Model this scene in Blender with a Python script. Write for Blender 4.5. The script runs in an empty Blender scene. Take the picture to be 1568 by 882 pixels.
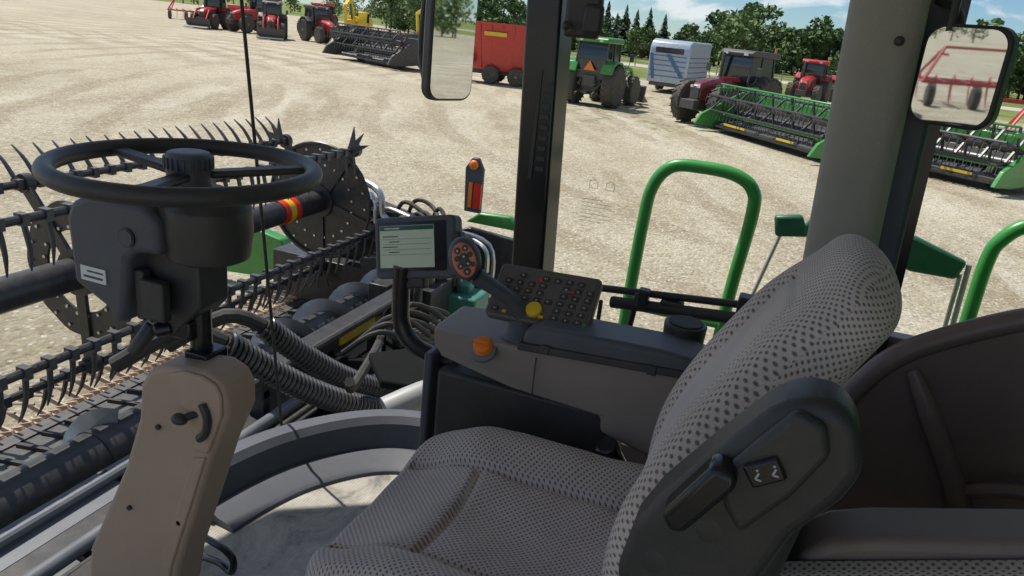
import bpy, math, random
from mathutils import Vector, Matrix, Euler
import bmesh
random.seed(7)
sc=bpy.context.scene
R=math.radians
# ---------------------------------------------------------------- materials
def newmat(name):
    m=bpy.data.materials.new(name); m.use_nodes=True
    return m,m.node_tree,m.node_tree.nodes["Principled BSDF"]
def pm(name,col,rough=.5,metal=0,var=.12,nscale=6,bump=0,bscale=300,dust=0,dustcol=(.42,.36,.26),coat=0,spec=None,emit=0):
    m,nt,b=newmat(name); N=nt.nodes; L=nt.links
    tc=N.new("ShaderNodeTexCoord")
    n=N.new("ShaderNodeTexNoise"); n.inputs["Scale"].default_value=nscale; n.inputs["Detail"].default_value=4; n.inputs["Roughness"].default_value=.65
    L.new(tc.outputs["Object"],n.inputs["Vector"])
    r=N.new("ShaderNodeMapRange"); r.inputs[1].default_value=.3; r.inputs[2].default_value=.7; r.inputs[3].default_value=1-var; r.inputs[4].default_value=1+var
    L.new(n.outputs[0],r.inputs[0])
    mx=N.new("ShaderNodeMix"); mx.data_type='RGBA'; mx.blend_type='MULTIPLY'; mx.inputs[0].default_value=1
    mx.inputs[6].default_value=(*col,1); L.new(r.outputs[0],mx.inputs[7])
    out=mx.outputs[2]
    if dust>0:
        n2=N.new("ShaderNodeTexNoise"); n2.inputs["Scale"].default_value=nscale*2.3; n2.inputs["Detail"].default_value=6; n2.inputs["Roughness"].default_value=.7
        L.new(tc.outputs["Object"],n2.inputs["Vector"])
        r2=N.new("ShaderNodeMapRange"); r2.inputs[1].default_value=.42; r2.inputs[2].default_value=.75; r2.inputs[3].default_value=dust*.25; r2.inputs[4].default_value=dust
        L.new(n2.outputs[0],r2.inputs[0])
        m2=N.new("ShaderNodeMix"); m2.data_type='RGBA'; L.new(r2.outputs[0],m2.inputs[0]); L.new(out,m2.inputs[6]); m2.inputs[7].default_value=(*dustcol,1)
        out=m2.outputs[2]
    L.new(out,b.inputs["Base Color"])
    rr=N.new("ShaderNodeMapRange"); rr.inputs[3].default_value=max(.02,rough-.08); rr.inputs[4].default_value=min(1,rough+.1); L.new(n.outputs[0],rr.inputs[0]); L.new(rr.outputs[0],b.inputs["Roughness"])
    b.inputs["Metallic"].default_value=metal
    if coat: b.inputs["Coat Weight"].default_value=coat
    if spec is not None: b.inputs["Specular IOR Level"].default_value=spec
    if emit: 
        b.inputs["Emission Color"].default_value=(*col,1); b.inputs["Emission Strength"].default_value=emit
    if bump:
        n3=N.new("ShaderNodeTexNoise"); n3.inputs["Scale"].default_value=bscale; n3.inputs["Detail"].default_value=2
        L.new(tc.outputs["Object"],n3.inputs["Vector"])
        bp=N.new("ShaderNodeBump"); bp.inputs["Strength"].default_value=bump; bp.inputs["Distance"].default_value=.002
        L.new(n3.outputs[0],bp.inputs["Height"]); L.new(bp.outputs[0],b.inputs["Normal"])
    return m
M={}
M['black']=pm('black_plastic',(.030,.031,.034),.42,bump=.25,bscale=900,dust=.08)
M['blackgloss']=pm('black_gloss',(.014,.015,.018),.22)
M['rubber']=pm('rubber',(.02,.02,.02),.7,dust=.12)
M['navy']=pm('dark_slate_plastic',(.07,.078,.098),.44,bump=.3,bscale=1100,dust=.06)
M['tan']=pm('tan_plastic',(.45,.32,.235),.52,bump=.3,bscale=1200,var=.07,dust=.10)
M['consolebody']=pm('taupe_plastic',(.26,.215,.19),.52,bump=.3,bscale=1200,var=.07,dust=.06)
M['panelplastic']=pm('panel_plastic',(.12,.105,.10),.5,bump=.2,bscale=1200,var=.05)
M['pillar']=pm('pillar_trim',(.35,.33,.29),.65,bump=.8,bscale=420,var=.05)
M['brown']=pm('brown_plastic',(.20,.14,.13),.32,bump=.15,bscale=900,var=.14,dust=.05)
M['brownl']=pm('brown_shell',(.25,.195,.18),.48,bump=.3,bscale=900,var=.08)
M['green']=pm('green_paint',(.03,.26,.035),.32,coat=.4,dust=.10)
M['greenrail']=pm('green_rail_paint',(.035,.32,.05),.35,coat=.3,dust=.06)
M['dkgreen']=pm('dark_green_panel',(.012,.12,.06),.4,dust=.10)
M['teal']=pm('teal_paint',(.02,.18,.14),.4,dust=.18)
M['yellow']=pm('yellow_paint',(.75,.52,.03),.4)
M['orange']=pm('orange_plastic',(.85,.22,.02),.4)
M['salmon']=pm('salmon_keys',(.72,.22,.12),.5)
M['red']=pm('red_paint',(.50,.018,.016),.35,coat=.4,dust=.08)
M['dkred']=pm('dark_red_paint',(.13,.008,.010),.25,coat=.4,dust=.04)
M['redlens']=pm('red_reflector',(.75,.04,.02),.25)
M['steel']=pm('worn_steel',(.55,.56,.58),.30,metal=.85,dust=.15)
M['grey']=pm('grey_sheet',(.13,.145,.17),.40,dust=.2,nscale=3)
M['dkgrey']=pm('dark_machine',(.045,.047,.052),.5,dust=.22)
M['blackdust']=pm('dusty_black_steel',(.022,.024,.03),.36,dust=.14)
M['tine']=pm('tine_plastic',(.05,.055,.065),.4,dust=.15)
M['white']=pm('white_label',(.75,.75,.75),.5,var=.03)
M['icon']=pm('icon_print',(.5,.5,.5),.5,var=.03)
M['whitep']=pm('white_paint',(.72,.73,.74),.35,dust=.1)
M['silver']=pm('silver_panel',(.42,.50,.58),.35,metal=.3,dust=.12)
M['blue']=pm('blue_stripe',(.07,.15,.30),.4,dust=.1)
M['glass']=pm('dark_glass',(.02,.03,.035),.06,var=.02,spec=.8)
M['tyre']=pm('tyre_rubber',(.028,.027,.026),.8,dust=.35)
M['rim']=pm('wheel_rim',(.45,.45,.44),.45,dust=.2)
M['rimred']=pm('red_rim',(.45,.03,.02),.45,dust=.2)
M['trunk']=pm('tree_bark',(.09,.07,.05),.9,var=.3)
M['post']=pm('weathered_post',(.35,.32,.28),.9)
M['screen']=pm('display_screen',(.28,.33,.26),.25,emit=.24,var=.03)
M['screenbar']=pm('display_header',(.02,.10,.05),.25,var=.02)
M['grey2']=pm('pale_grey_paint',(.36,.37,.36),.45,dust=.25)
M['roof']=pm('headliner',(.62,.58,.52),.9,var=.03)
M['blackfloor']=pm('black_grip_tread',(.012,.012,.012),.95,bump=1,bscale=120,spec=.1)
m,nt,b=newmat('mirror_glass'); b.inputs["Metallic"].default_value=1; b.inputs["Roughness"].default_value=.02; b.inputs["Base Color"].default_value=(.70,.74,.76,1); M['mirror']=m
def floor_mat():
    m,nt,b=newmat('floor_mat'); N=nt.nodes; L=nt.links
    tc=N.new("ShaderNodeTexCoord")
    n=N.new("ShaderNodeTexNoise"); n.inputs["Scale"].default_value=5.5; n.inputs["Detail"].default_value=9; n.inputs["Roughness"].default_value=.7; n.inputs["Distortion"].default_value=.8
    L.new(tc.outputs["Object"],n.inputs["Vector"])
    cr=N.new("ShaderNodeValToRGB"); e=cr.color_ramp.elements
    e[0].position=.34; e[0].color=(.17,.16,.14,1); e[1].position=.64; e[1].color=(.58,.545,.46,1)
    x=e.new(.46); x.color=(.42,.395,.335,1)
    L.new(n.outputs[0],cr.inputs[0])
    w=N.new("ShaderNodeTexWave"); w.inputs["Scale"].default_value=38; w.bands_direction='Y'; L.new(tc.outputs["Object"],w.inputs["Vector"])
    v=N.new("ShaderNodeTexNoise"); v.inputs["Scale"].default_value=90; v.inputs["Detail"].default_value=3; L.new(tc.outputs["Object"],v.inputs["Vector"])
    mx=N.new("ShaderNodeMix"); mx.data_type='RGBA'; mx.blend_type='MULTIPLY'; mx.inputs[0].default_value=.3
    L.new(cr.outputs[0],mx.inputs[6]); L.new(v.outputs[0],mx.inputs[7]); L.new(mx.outputs[2],b.inputs["Base Color"])
    ad=N.new("ShaderNodeMath"); ad.operation='ADD'; L.new(w.outputs[0],ad.inputs[0]); L.new(v.outputs[0],ad.inputs[1])
    bp=N.new("ShaderNodeBump"); bp.inputs["Strength"].default_value=.35; bp.inputs["Distance"].default_value=.002; L.new(ad.outputs[0],bp.inputs["Height"]); L.new(bp.outputs[0],b.inputs["Normal"])
    b.inputs["Roughness"].default_value=.7
    return m
M['floor']=floor_mat()
def fabric(name,base,dot,scale,thr,lines=False):
    m,nt,b=newmat(name); N=nt.nodes; L=nt.links
    uv=N.new("ShaderNodeUVMap"); mp=N.new("ShaderNodeMapping"); mp.inputs["Rotation"].default_value=(0,0,R(45)); mp.inputs["Scale"].default_value=(scale,scale,scale)
    L.new(uv.outputs[0],mp.inputs[0])
    v=N.new("ShaderNodeTexVoronoi"); v.voronoi_dimensions='2D'; v.inputs["Randomness"].default_value=.10; v.inputs["Scale"].default_value=1; L.new(mp.outputs[0],v.inputs["Vector"])
    r=N.new("ShaderNodeMapRange"); r.interpolation_type='SMOOTHSTEP'; r.inputs[1].default_value=thr-.12; r.inputs[2].default_value=thr+.12; r.inputs[3].default_value=0; r.inputs[4].default_value=1
    L.new(v.outputs["Distance"],r.inputs[0])
    n=N.new("ShaderNodeTexNoise"); n.inputs["Scale"].default_value=5; n.inputs["Detail"].default_value=7; L.new(uv.outputs[0],n.inputs["Vector"])
    r2=N.new("ShaderNodeMapRange"); r2.inputs[1].default_value=.3; r2.inputs[2].default_value=.7; r2.inputs[3].default_value=.85; r2.inputs[4].default_value=1.15; L.new(n.outputs[0],r2.inputs[0])
    nf=N.new("ShaderNodeTexNoise"); nf.inputs["Scale"].default_value=700; nf.inputs["Detail"].default_value=2; L.new(uv.outputs[0],nf.inputs["Vector"])
    r3=N.new("ShaderNodeMapRange"); r3.inputs[1].default_value=.3; r3.inputs[2].default_value=.7; r3.inputs[3].default_value=.8; r3.inputs[4].default_value=1.2; L.new(nf.outputs[0],r3.inputs[0])
    mu=N.new("ShaderNodeMath"); mu.operation='MULTIPLY'; L.new(r2.outputs[0],mu.inputs[0]); L.new(r3.outputs[0],mu.inputs[1])
    mx=N.new("ShaderNodeMix"); mx.data_type='RGBA'; L.new(r.outputs[0],mx.inputs[0]); mx.inputs[6].default_value=(*dot,1); mx.inputs[7].default_value=(*base,1)
    m2=N.new("ShaderNodeMix"); m2.data_type='RGBA'; m2.blend_type='MULTIPLY'; m2.inputs[0].default_value=1; L.new(mx.outputs[2],m2.inputs[6]); L.new(mu.outputs[0],m2.inputs[7])
    L.new(m2.outputs[2],b.inputs["Base Color"]); b.inputs["Roughness"].default_value=.95; b.inputs["Sheen Weight"].default_value=.2
    bp=N.new("ShaderNodeBump"); bp.inputs["Strength"].default_value=.35; bp.inputs["Distance"].default_value=.001; L.new(r.outputs[0],bp.inputs["Height"]); L.new(bp.outputs[0],b.inputs["Normal"])
    return m
M['fab1']=fabric('seat_fabric_dotted',(.55,.475,.44),(.14,.118,.108),125,.26)
M['fab2']=fabric('seat_fabric_coarse',(.55,.475,.44),(.15,.125,.115),120,.265)
M['fab3']=fabric('seat_fabric_fine',(.58,.51,.48),(.33,.285,.265),210,.27)
# ---------------------------------------------------------------- builder
def root(name,loc=(0,0,0),rz=0,scale=1):
    o=bpy.data.objects.new(name,None); o.empty_display_size=.1; sc.collection.objects.link(o); o.location=loc; o.rotation_euler=(0,0,rz); o.scale=(scale,)*3
    return o
def catmull(pts,k=6,closed=False):
    P=[Vector(p) for p in pts]; n=len(P); out=[]
    rng=n if closed else n-1
    for i in range(rng):
        if closed: a,b,c,d=P[(i-1)%n],P[i],P[(i+1)%n],P[(i+2)%n]
        else: a,b,c,d=P[max(i-1,0)],P[i],P[i+1],P[min(i+2,n-1)]
        for j in range(k):
            t=j/k
            out.append(.5*((2*b)+(c-a)*t+(2*a-5*b+4*c-d)*t*t+(3*b-a-3*c+d)*t**3))
    if not closed: out.append(P[-1])
    return out
class G:
    def __init__(s): s.v=[]; s.f=[]; s.M=None
    def add(s,vs,fs):
        o=len(s.v)
        for v in vs:
            v=Vector(v)
            s.v.append(s.M@v if s.M else v)
        s.f+= [tuple(i+o for i in f) for f in fs]; return s
    def box(s,c,size,rot=None):
        c=Vector(c); h=Vector(size)/2; E=Euler(rot).to_matrix() if rot else Matrix.Identity(3)
        vs=[c+E@Vector((x*h.x,y*h.y,z*h.z)) for x in(-1,1) for y in(-1,1) for z in(-1,1)]
        return s.add(vs,[(0,1,3,2),(4,6,7,5),(0,4,5,1),(2,3,7,6),(0,2,6,4),(1,5,7,3)])
    def beam(s,a,b,w,h,up=(0,0,1)):
        a=Vector(a);b=Vector(b); d=(b-a).normalized(); u=Vector(up); sd=d.cross(u).normalized(); u=sd.cross(d)
        vs=[p+sd*x*w/2+u*y*h/2 for p in(a,b) for x,y in((-1,-1),(1,-1),(1,1),(-1,1))]
        return s.add(vs,[(0,1,2,3),(7,6,5,4)]+[(i,i+4,(i+1)%4+4,(i+1)%4) for i in range(4)])
    def cyl(s,a,b,r,r2=None,n=16):
        a=Vector(a);b=Vector(b); r2=r if r2 is None else r2
        d=(b-a).normalized(); t=Vector((0,0,1)) if abs(d.z)<.9 else Vector((1,0,0)); u=d.cross(t).normalized(); w=d.cross(u)
        vs=[]
        for p,rr in((a,r),(b,r2)):
            for i in range(n):
                q=2*math.pi*i/n; vs.append(p+u*math.cos(q)*rr+w*math.sin(q)*rr)
        return s.add(vs,[tuple(range(n)),tuple(range(2*n-1,n-1,-1))]+[(i,i+n,(i+1)%n+n,(i+1)%n) for i in range(n)])
    def lathe(s,a,axis,prof,n=24):
        a=Vector(a); d=Vector(axis).normalized(); t=Vector((0,0,1)) if abs(d.z)<.9 else Vector((1,0,0)); u=d.cross(t).normalized(); w=d.cross(u)
        vs=[];m=len(prof)
        for h,rr in prof:
            for i in range(n):
                q=2*math.pi*i/n; vs.append(a+d*h+(u*math.cos(q)+w*math.sin(q))*rr)
        fs=[tuple(range(n)),tuple(range(m*n-1,(m-1)*n-1,-1))]
        for k in range(m-1):
            fs+=[(k*n+i,(k+1)*n+i,(k+1)*n+(i+1)%n,k*n+(i+1)%n) for i in range(n)]
        return s.add(vs,fs)
    def tube(s,pts,r,n=10,closed=False,sm=0):
        P=catmull(pts,sm,closed) if sm else [Vector(p) for p in pts]
        m=len(P); rs=r if isinstance(r,(list,tuple)) else None
        d0=(P[1]-P[0]).normalized(); t=Vector((0,0,1)) if abs(d0.z)<.9 else Vector((1,0,0)); u=d0.cross(t).normalized()
        vs=[]
        for i in range(m):
            if closed: d=(P[(i+1)%m]-P[i-1])
            else: d=P[min(i+1,m-1)]-P[max(i-1,0)]
            d.normalize(); u=(u-d*u.dot(d)).normalized(); w=d.cross(u)
            if rs: x=i/(m-1)*(len(rs)-1); k=min(int(x),len(rs)-2); rr=rs[k]+(rs[k+1]-rs[k])*(x-k)
            else: rr=r
            for j in range(n):
                q=2*math.pi*j/n; vs.append(P[i]+u*math.cos(q)*rr+w*math.sin(q)*rr)
        fs=[(i*n+j,(i+1)*n+j,(i+1)*n+(j+1)%n,i*n+(j+1)%n) for i in range(m-1) for j in range(n)]
        if closed: fs+=[((m-1)*n+j,j,(j+1)%n,(m-1)*n+(j+1)%n) for j in range(n)]
        else: fs+=[tuple(range(n)),tuple(range(m*n-1,(m-1)*n-1,-1))]
        return s.add(vs,fs)
    def prism(s,poly,ax,lo,hi):
        def P(a,b,c): return (c,a,b) if ax=='x' else ((a,c,b) if ax=='y' else (a,b,c))
        n=len(poly); vs=[P(a,b,lo) for a,b in poly]+[P(a,b,hi) for a,b in poly]
        return s.add(vs,[tuple(range(n)),tuple(range(2*n-1,n-1,-1))]+[(i,i+n,(i+1)%n+n,(i+1)%n) for i in range(n)])
    def ball(s,c,r,n=16):
        c=Vector(c); r=Vector(r) if not isinstance(r,(int,float)) else Vector((r,r,r)); m=n//2
        vs=[c+Vector((0,0,-r.z))]
        for i in range(1,m):
            p=-math.pi/2+math.pi*i/m
            for j in range(n):
                q=2*math.pi*j/n; vs.append(c+Vector((math.cos(p)*math.cos(q)*r.x,math.cos(p)*math.sin(q)*r.y,math.sin(p)*r.z)))
        vs.append(c+Vector((0,0,r.z))); l=len(vs)-1
        fs=[(0,1+(j+1)%n,1+j) for j in range(n)]+[(l,1+(m-2)*n+j,1+(m-2)*n+(j+1)%n) for j in range(n)]
        for i in range(m-2): fs+=[(1+i*n+j,1+i*n+(j+1)%n,1+(i+1)*n+(j+1)%n,1+(i+1)*n+j) for j in range(n)]
        return s.add(vs,fs)
    def out(s,name,mat,parent,bevel=0,seg=2,sharp=35,flat=False,recalc=True):
        me=bpy.data.meshes.new(name); me.from_pydata([v[:] for v in s.v],[],s.f)
        if recalc:
            bm=bmesh.new(); bm.from_mesh(me); bmesh.ops.recalc_face_normals(bm,faces=bm.faces); bm.to_mesh(me); bm.free()
        if not flat:
            me.polygons.foreach_set("use_smooth",[True]*len(me.polygons)); me.set_sharp_from_angle(angle=R(sharp))
        me.materials.append(M[mat] if isinstance(mat,str) else mat)
        o=bpy.data.objects.new(name,me); sc.collection.objects.link(o); o.parent=parent
        if bevel:
            b=o.modifiers.new("b",'BEVEL'); b.width=bevel; b.segments=seg; b.limit_method='ANGLE'; b.angle_limit=R(30); b.harden_normals=False
        return o
def frame(o,u,v):
    o=Vector(o);u=Vector(u).normalized();v=Vector(v); n=u.cross(v).normalized(); v=n.cross(u)
    m=Matrix((u,v,n)).transposed().to_4x4(); m.translation=o; return m
def sc_(pts,f):
    return [(y*f,3.35-(3.35-z)*f) for y,z in pts]
# ---------------------------------------------------------------- camera
cam=bpy.data.cameras.new("camera"); cam.lens=26.17; cam.sensor_width=36; cam.clip_end=6000; cam.clip_start=.02
co=bpy.data.objects.new("camera",cam); sc.collection.objects.link(co)
CR=Vector((0.35661,-0.92904,0.09859));CU=Vector((0.27831,0.20638,0.93806));F=Vector((0.89183,0.30708,-0.33216))
mm=Matrix((CR,CU,-F)).transposed().to_4x4(); mm.translation=(0,0,3.35); co.matrix_world=mm; sc.camera=co
# ---------------------------------------------------------------- world + sun
sd=Vector((.20,.68,1.15)).normalized()
el=math.asin(sd.z); az=math.atan2(sd.x,sd.y)
w=bpy.data.worlds.new("World"); sc.world=w; w.use_nodes=True; nt=w.node_tree; N=nt.nodes; L=nt.links
bg=N["Background"]; sky=N.new("ShaderNodeTexSky"); sky.sky_type='NISHITA'; sky.sun_disc=False; sky.sun_elevation=el; sky.sun_rotation=az; sky.altitude=900; sky.air_density=1.0; sky.dust_density=.2; sky.ozone_density=3
tc=N.new("ShaderNodeTexCoord"); mp=N.new("ShaderNodeMapping"); mp.inputs["Scale"].default_value=(2.6,5.0,15); mp.inputs["Rotation"].default_value=(.1,.05,.4); L.new(tc.outputs["Generated"],mp.inputs[0])
no=N.new("ShaderNodeTexNoise"); no.inputs["Scale"].default_value=2.2; no.inputs["Detail"].default_value=8; no.inputs["Distortion"].default_value=.5; L.new(mp.outputs[0],no.inputs["Vector"])
mr=N.new("ShaderNodeMapRange"); mr.interpolation_type='SMOOTHSTEP'; mr.inputs[1].default_value=.47; mr.inputs[2].default_value=.64; mr.inputs[3].default_value=0; mr.inputs[4].default_value=.75; L.new(no.outputs[0],mr.inputs[0])
tint=N.new("ShaderNodeMix"); tint.data_type='RGBA'; tint.blend_type='MULTIPLY'; tint.inputs[0].default_value=1; L.new(sky.outputs[0],tint.inputs[6]); tint.inputs[7].default_value=(.68,.85,.98,1)
mx=N.new("ShaderNodeMix"); mx.data_type='RGBA'; L.new(mr.outputs[0],mx.inputs[0]); L.new(tint.outputs[2],mx.inputs[6]); mx.inputs[7].default_value=(9,9.2,9.4,1)
L.new(mx.outputs[2],bg.inputs[0]); bg.inputs[1].default_value=.10
sl=bpy.data.lights.new("sun",'SUN'); sl.energy=4.9; sl.angle=R(.53); sl.color=(1,.95,.87); so=bpy.data.objects.new("sun",sl); sc.collection.objects.link(so); so.rotation_euler=sd.to_track_quat('Z','Y').to_euler()
# ---------------------------------------------------------------- ground
def ground_mat():
    m,nt,b=newmat('dirt_and_grass'); N=nt.nodes; L=nt.links
    tc=N.new("ShaderNodeTexCoord"); O=tc.outputs["Object"]
    def noise(s,d=5,r=.6,dist=0,vec=O):
        n=N.new("ShaderNodeTexNoise"); n.inputs["Scale"].default_value=s; n.inputs["Detail"].default_value=d; n.inputs["Roughness"].default_value=r; n.inputs["Distortion"].default_value=dist; L.new(vec,n.inputs["Vector"]); return n.outputs[0]
    def rng(x,a,b_,c,d,sm=False):
        r=N.new("ShaderNodeMapRange"); r.inputs[1].default_value=a; r.inputs[2].default_value=b_; r.inputs[3].default_value=c; r.inputs[4].default_value=d
        if sm: r.interpolation_type='SMOOTHSTEP'
        L.new(x,r.inputs[0]); return r.outputs[0]
    def mix(f,a,b_,mode='MIX'):
        x=N.new("ShaderNodeMix"); x.data_type='RGBA'; x.blend_type=mode
        for i,val in((0,f),(6,a),(7,b_)):
            if isinstance(val,(int,float)): x.inputs[i].default_value=val
            elif isinstance(val,tuple): x.inputs[i].default_value=(*val,1)
            else: L.new(val,x.inputs[i])
        return x.outputs[2]
    def mth(op,a,b_):
        x=N.new("ShaderNodeMath"); x.operation=op; L.new(a,x.inputs[0]); L.new(b_,x.inputs[1]); return x.outputs[0]
    def mul(a,b_): return mth('MULTIPLY',a,b_)
    def rings(cx,cy,k,dist):   # wheel tracks swung round a turning point
        mp=N.new("ShaderNodeMapping"); mp.inputs["Location"].default_value=(-cx,-cy,0); L.new(O,mp.inputs[0])
        wv=N.new("ShaderNodeTexWave"); wv.wave_type='RINGS'; wv.rings_direction='Z'; wv.inputs["Scale"].default_value=k; wv.inputs["Distortion"].default_value=dist; wv.inputs["Detail"].default_value=5; wv.inputs["Detail Scale"].default_value=.35; wv.inputs["Detail Roughness"].default_value=.65; L.new(mp.outputs[0],wv.inputs["Vector"]); return wv.outputs["Fac"]
    big=noise(.13,6,.7)
    col=mix(rng(big,.38,.62,0,1),(.40,.345,.235),(.53,.47,.335))
    patch=noise(.5,8,.78)
    col=mix(rng(patch,.42,.62,0,.5),col,(.61,.555,.425))
    m1=rng(noise(.05,4,.7),.44,.56,0,1); m2=rng(noise(.07,4,.7,0,O),.56,.46,0,1)
    col=mix(mul(mul(rng(rings(8,48,.10,6),.68,.90,0,.75),m1),rng(patch,.40,.55,1,.4)),col,(.31,.25,.16))
    col=mix(mul(rng(rings(8,48,.10,6),.30,.10,0,.55),m1),col,(.65,.60,.48))
    col=mix(mul(rng(rings(46,-22,.13,5),.70,.90,0,.65),m2),col,(.33,.27,.175))
    col=mix(mul(rng(rings(-10,70,.16,4),.74,.92,0,.6),rng(noise(.09,3),.5,.58,0,1)),col,(.34,.28,.18))
    fine=noise(5,9,.85)
    col=mix(rng(fine,.50,.60,0,.6),col,(.26,.21,.14))
    col=mix(rng(fine,.48,.40,0,.4),col,(.66,.61,.50))
    vo=N.new("ShaderNodeTexVoronoi"); vo.inputs["Scale"].default_value=15; L.new(O,vo.inputs["Vector"])
    sepc=N.new("ShaderNodeSeparateColor"); L.new(vo.outputs["Color"],sepc.inputs[0])
    col=mix(mul(rng(vo.outputs["Distance"],.45,.3,0,1),rng(sepc.outputs[0],.6,.75,0,.85)),col,(.72,.68,.59))
    col=mix(mul(rng(vo.outputs["Distance"],.5,.35,0,1),rng(sepc.outputs[1],.76,.84,0,.65)),col,(.20,.165,.12))
    sx=N.new("ShaderNodeSeparateXYZ"); L.new(O,sx.inputs[0])
    wn=noise(1.1,8,.8)
    band=rng(sx.outputs[0],26,33,0,1,True); ymask=rng(sx.outputs[1],14,8,0,1,True)
    col=mix(mul(mul(band,ymask),rng(wn,.50,.60,0,.8)),col,(.13,.16,.05))
    ad=N.new("ShaderNodeMath"); ad.operation='MULTIPLY_ADD'; L.new(noise(.05,4),ad.inputs[0]); ad.inputs[1].default_value=30; L.new(sx.outputs[0],ad.inputs[2])
    edge=mth('SUBTRACT',ad.outputs[0],rng(sx.outputs[1],28,95,0,95))
    fld=rng(edge,82,86,0,1,True)
    gcol=mix(rng(noise(.15,6,.7),.35,.65,0,1),(.10,.16,.035),(.26,.27,.10))
    road=N.new("ShaderNodeMath"); road.operation='COMPARE'; road.inputs[1].default_value=100; road.inputs[2].default_value=5; L.new(sx.outputs[0],road.inputs[0])
    gcol=mix(road.outputs[0],gcol,(.50,.46,.38))
    col=mix(fld,col,gcol)
    L.new(col,b.inputs["Base Color"]); b.inputs["Roughness"].default_value=.95; b.inputs["Specular IOR Level"].default_value=.15
    h=mix(.35,fine,vo.outputs["Distance"])
    bp=N.new("ShaderNodeBump"); bp.inputs["Strength"].default_value=1; bp.inputs["Distance"].default_value=.07; L.new(h,bp.inputs["Height"])
    L.new(bp.outputs[0],b.inputs["Normal"])
    return m
g=G(); S=2500; g.add([(-S,-S,0),(S,-S,0),(S,S,0),(-S,S,0)],[(0,1,2,3)]); g.out("ground",ground_mat(),None,flat=True,recalc=False)
g=G()
for i in range(5200):
    x=random.uniform(3,30); y=random.uniform(-6,22)
    if random.random()<.5: x=random.uniform(3,14); y=random.uniform(-1,12)
    r=random.uniform(.008,.024)*(1.6 if random.random()<.05 else 1); q=random.uniform(0,3); h=r*random.uniform(.35,.7)
    c,s_=math.cos(q)*r,math.sin(q)*r
    g.add([(x+c,y+s_,.0),(x-s_*.8,y+c*.8,.0),(x-c,y-s_,.0),(x+s_*.8,y-c*.8,.0),(x+c*.2,y,h)],[(0,1,4),(1,2,4),(2,3,4),(3,0,4)])
M['stone']=pm('stone',(.62,.55,.43),.9,var=.4,nscale=.9)
g.out("gravel_stones",'stone',None,flat=True,recalc=False)
# ---------------------------------------------------------------- trees
def leafmat(name,c1,c2):
    m,nt,b=newmat(name); N=nt.nodes; L=nt.links
    tc=N.new("ShaderNodeTexCoord"); n=N.new("ShaderNodeTexNoise"); n.inputs["Scale"].default_value=.35; n.inputs["Detail"].default_value=6; L.new(tc.outputs["Object"],n.inputs["Vector"])
    cr=N.new("ShaderNodeValToRGB"); e=cr.color_ramp.elements; e[0].position=.35; e[0].color=(*c1,1); e[1].position=.65; e[1].color=(*c2,1); L.new(n.outputs[0],cr.inputs[0])
    L.new(cr.outputs[0],b.inputs["Base Color"]); b.inputs["Roughness"].default_value=.7; b.inputs["Specular IOR Level"].default_value=.2
    return m
M['leaf']=leafmat('broadleaf_foliage',(.08,.135,.05),(.16,.225,.09))
M['needle']=leafmat('spruce_foliage',(.035,.07,.04),(.07,.11,.06))
def leaves(g,c,r,n,s):
    for _ in range(n):
        v=Vector((random.gauss(0,1),random.gauss(0,1),random.gauss(0,1))).normalized()*random.uniform(.45,1.0)
        p=Vector(c)+Vector((v.x*r[0],v.y*r[1],v.z*r[2])); a=Vector((random.gauss(0,1),random.gauss(0,1),random.gauss(0,.7))).normalized()*s*random.uniform(.5,1.2)
        b_=a.cross(Vector((random.gauss(0,1),random.gauss(0,1),random.gauss(0,1)))).normalized()*s*random.uniform(.4,.9)
        g.add([p-a,p+b_,p+a,p-b_],[(0,1,2,3)])
def broad(gl,gt,x,y,h,nl=95):
    gt.cyl((x,y,0),(x,y,h*.6),.18,.07,6)
    k=random.randint(6,9)
    for i in range(k):
        t=random.uniform(.16,.88); rr=h*.30*(1-abs(t-.45)*.9)
        ox,oy=random.gauss(0,h*.16),random.gauss(0,h*.16)
        gt.cyl((x,y,h*t*.6),(x+ox,y+oy,h*t),.07,.02,5)
        leaves(gl,(x+ox,y+oy,h*t),(rr,rr,rr*.62),nl,h*.05)
gl,gt=G(),G()
def azd(a,d): return d*math.cos(R(a)),d*math.sin(R(a))
a=30
while a>-20:
    hh=7 if a>16 else (6.6 if a>6 else 8.6)
    if 9.2<a<14.8: hh=4.2
    d=random.uniform(125,160); x,y=azd(a,d)
    broad(gl,gt,x,y,hh*random.uniform(.75,1.3)); a-=random.uniform(.28,.62)
for i in range(60):
    x,y=azd(random.uniform(-24,30),random.uniform(170,190)); broad(gl,gt,x,y,random.uniform(5,8.5),60)
for i in range(110):
    x,y=azd(random.uniform(-22,28),random.uniform(130,150)); broad(gl,gt,x,y,random.uniform(2.6,4),40)
for i in range(40):
    x,y=azd(random.uniform(30,62),random.uniform(230,300)); broad(gl,gt,x,y,random.uniform(5,8),40)
for i in range(60):
    x,y=azd(random.uniform(-110,-20),random.uniform(120,170)); broad(gl,gt,x,y,random.uniform(6,10),45)
for i in range(90):
    x,y=azd(random.uniform(62,150),random.uniform(190,240)); broad(gl,gt,x,y,random.uniform(6,9),30)
tr=root("distant_treeline"); gl.out("crowns",'leaf',tr,flat=True,recalc=False); gt.out("trunks",'trunk',tr)
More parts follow.
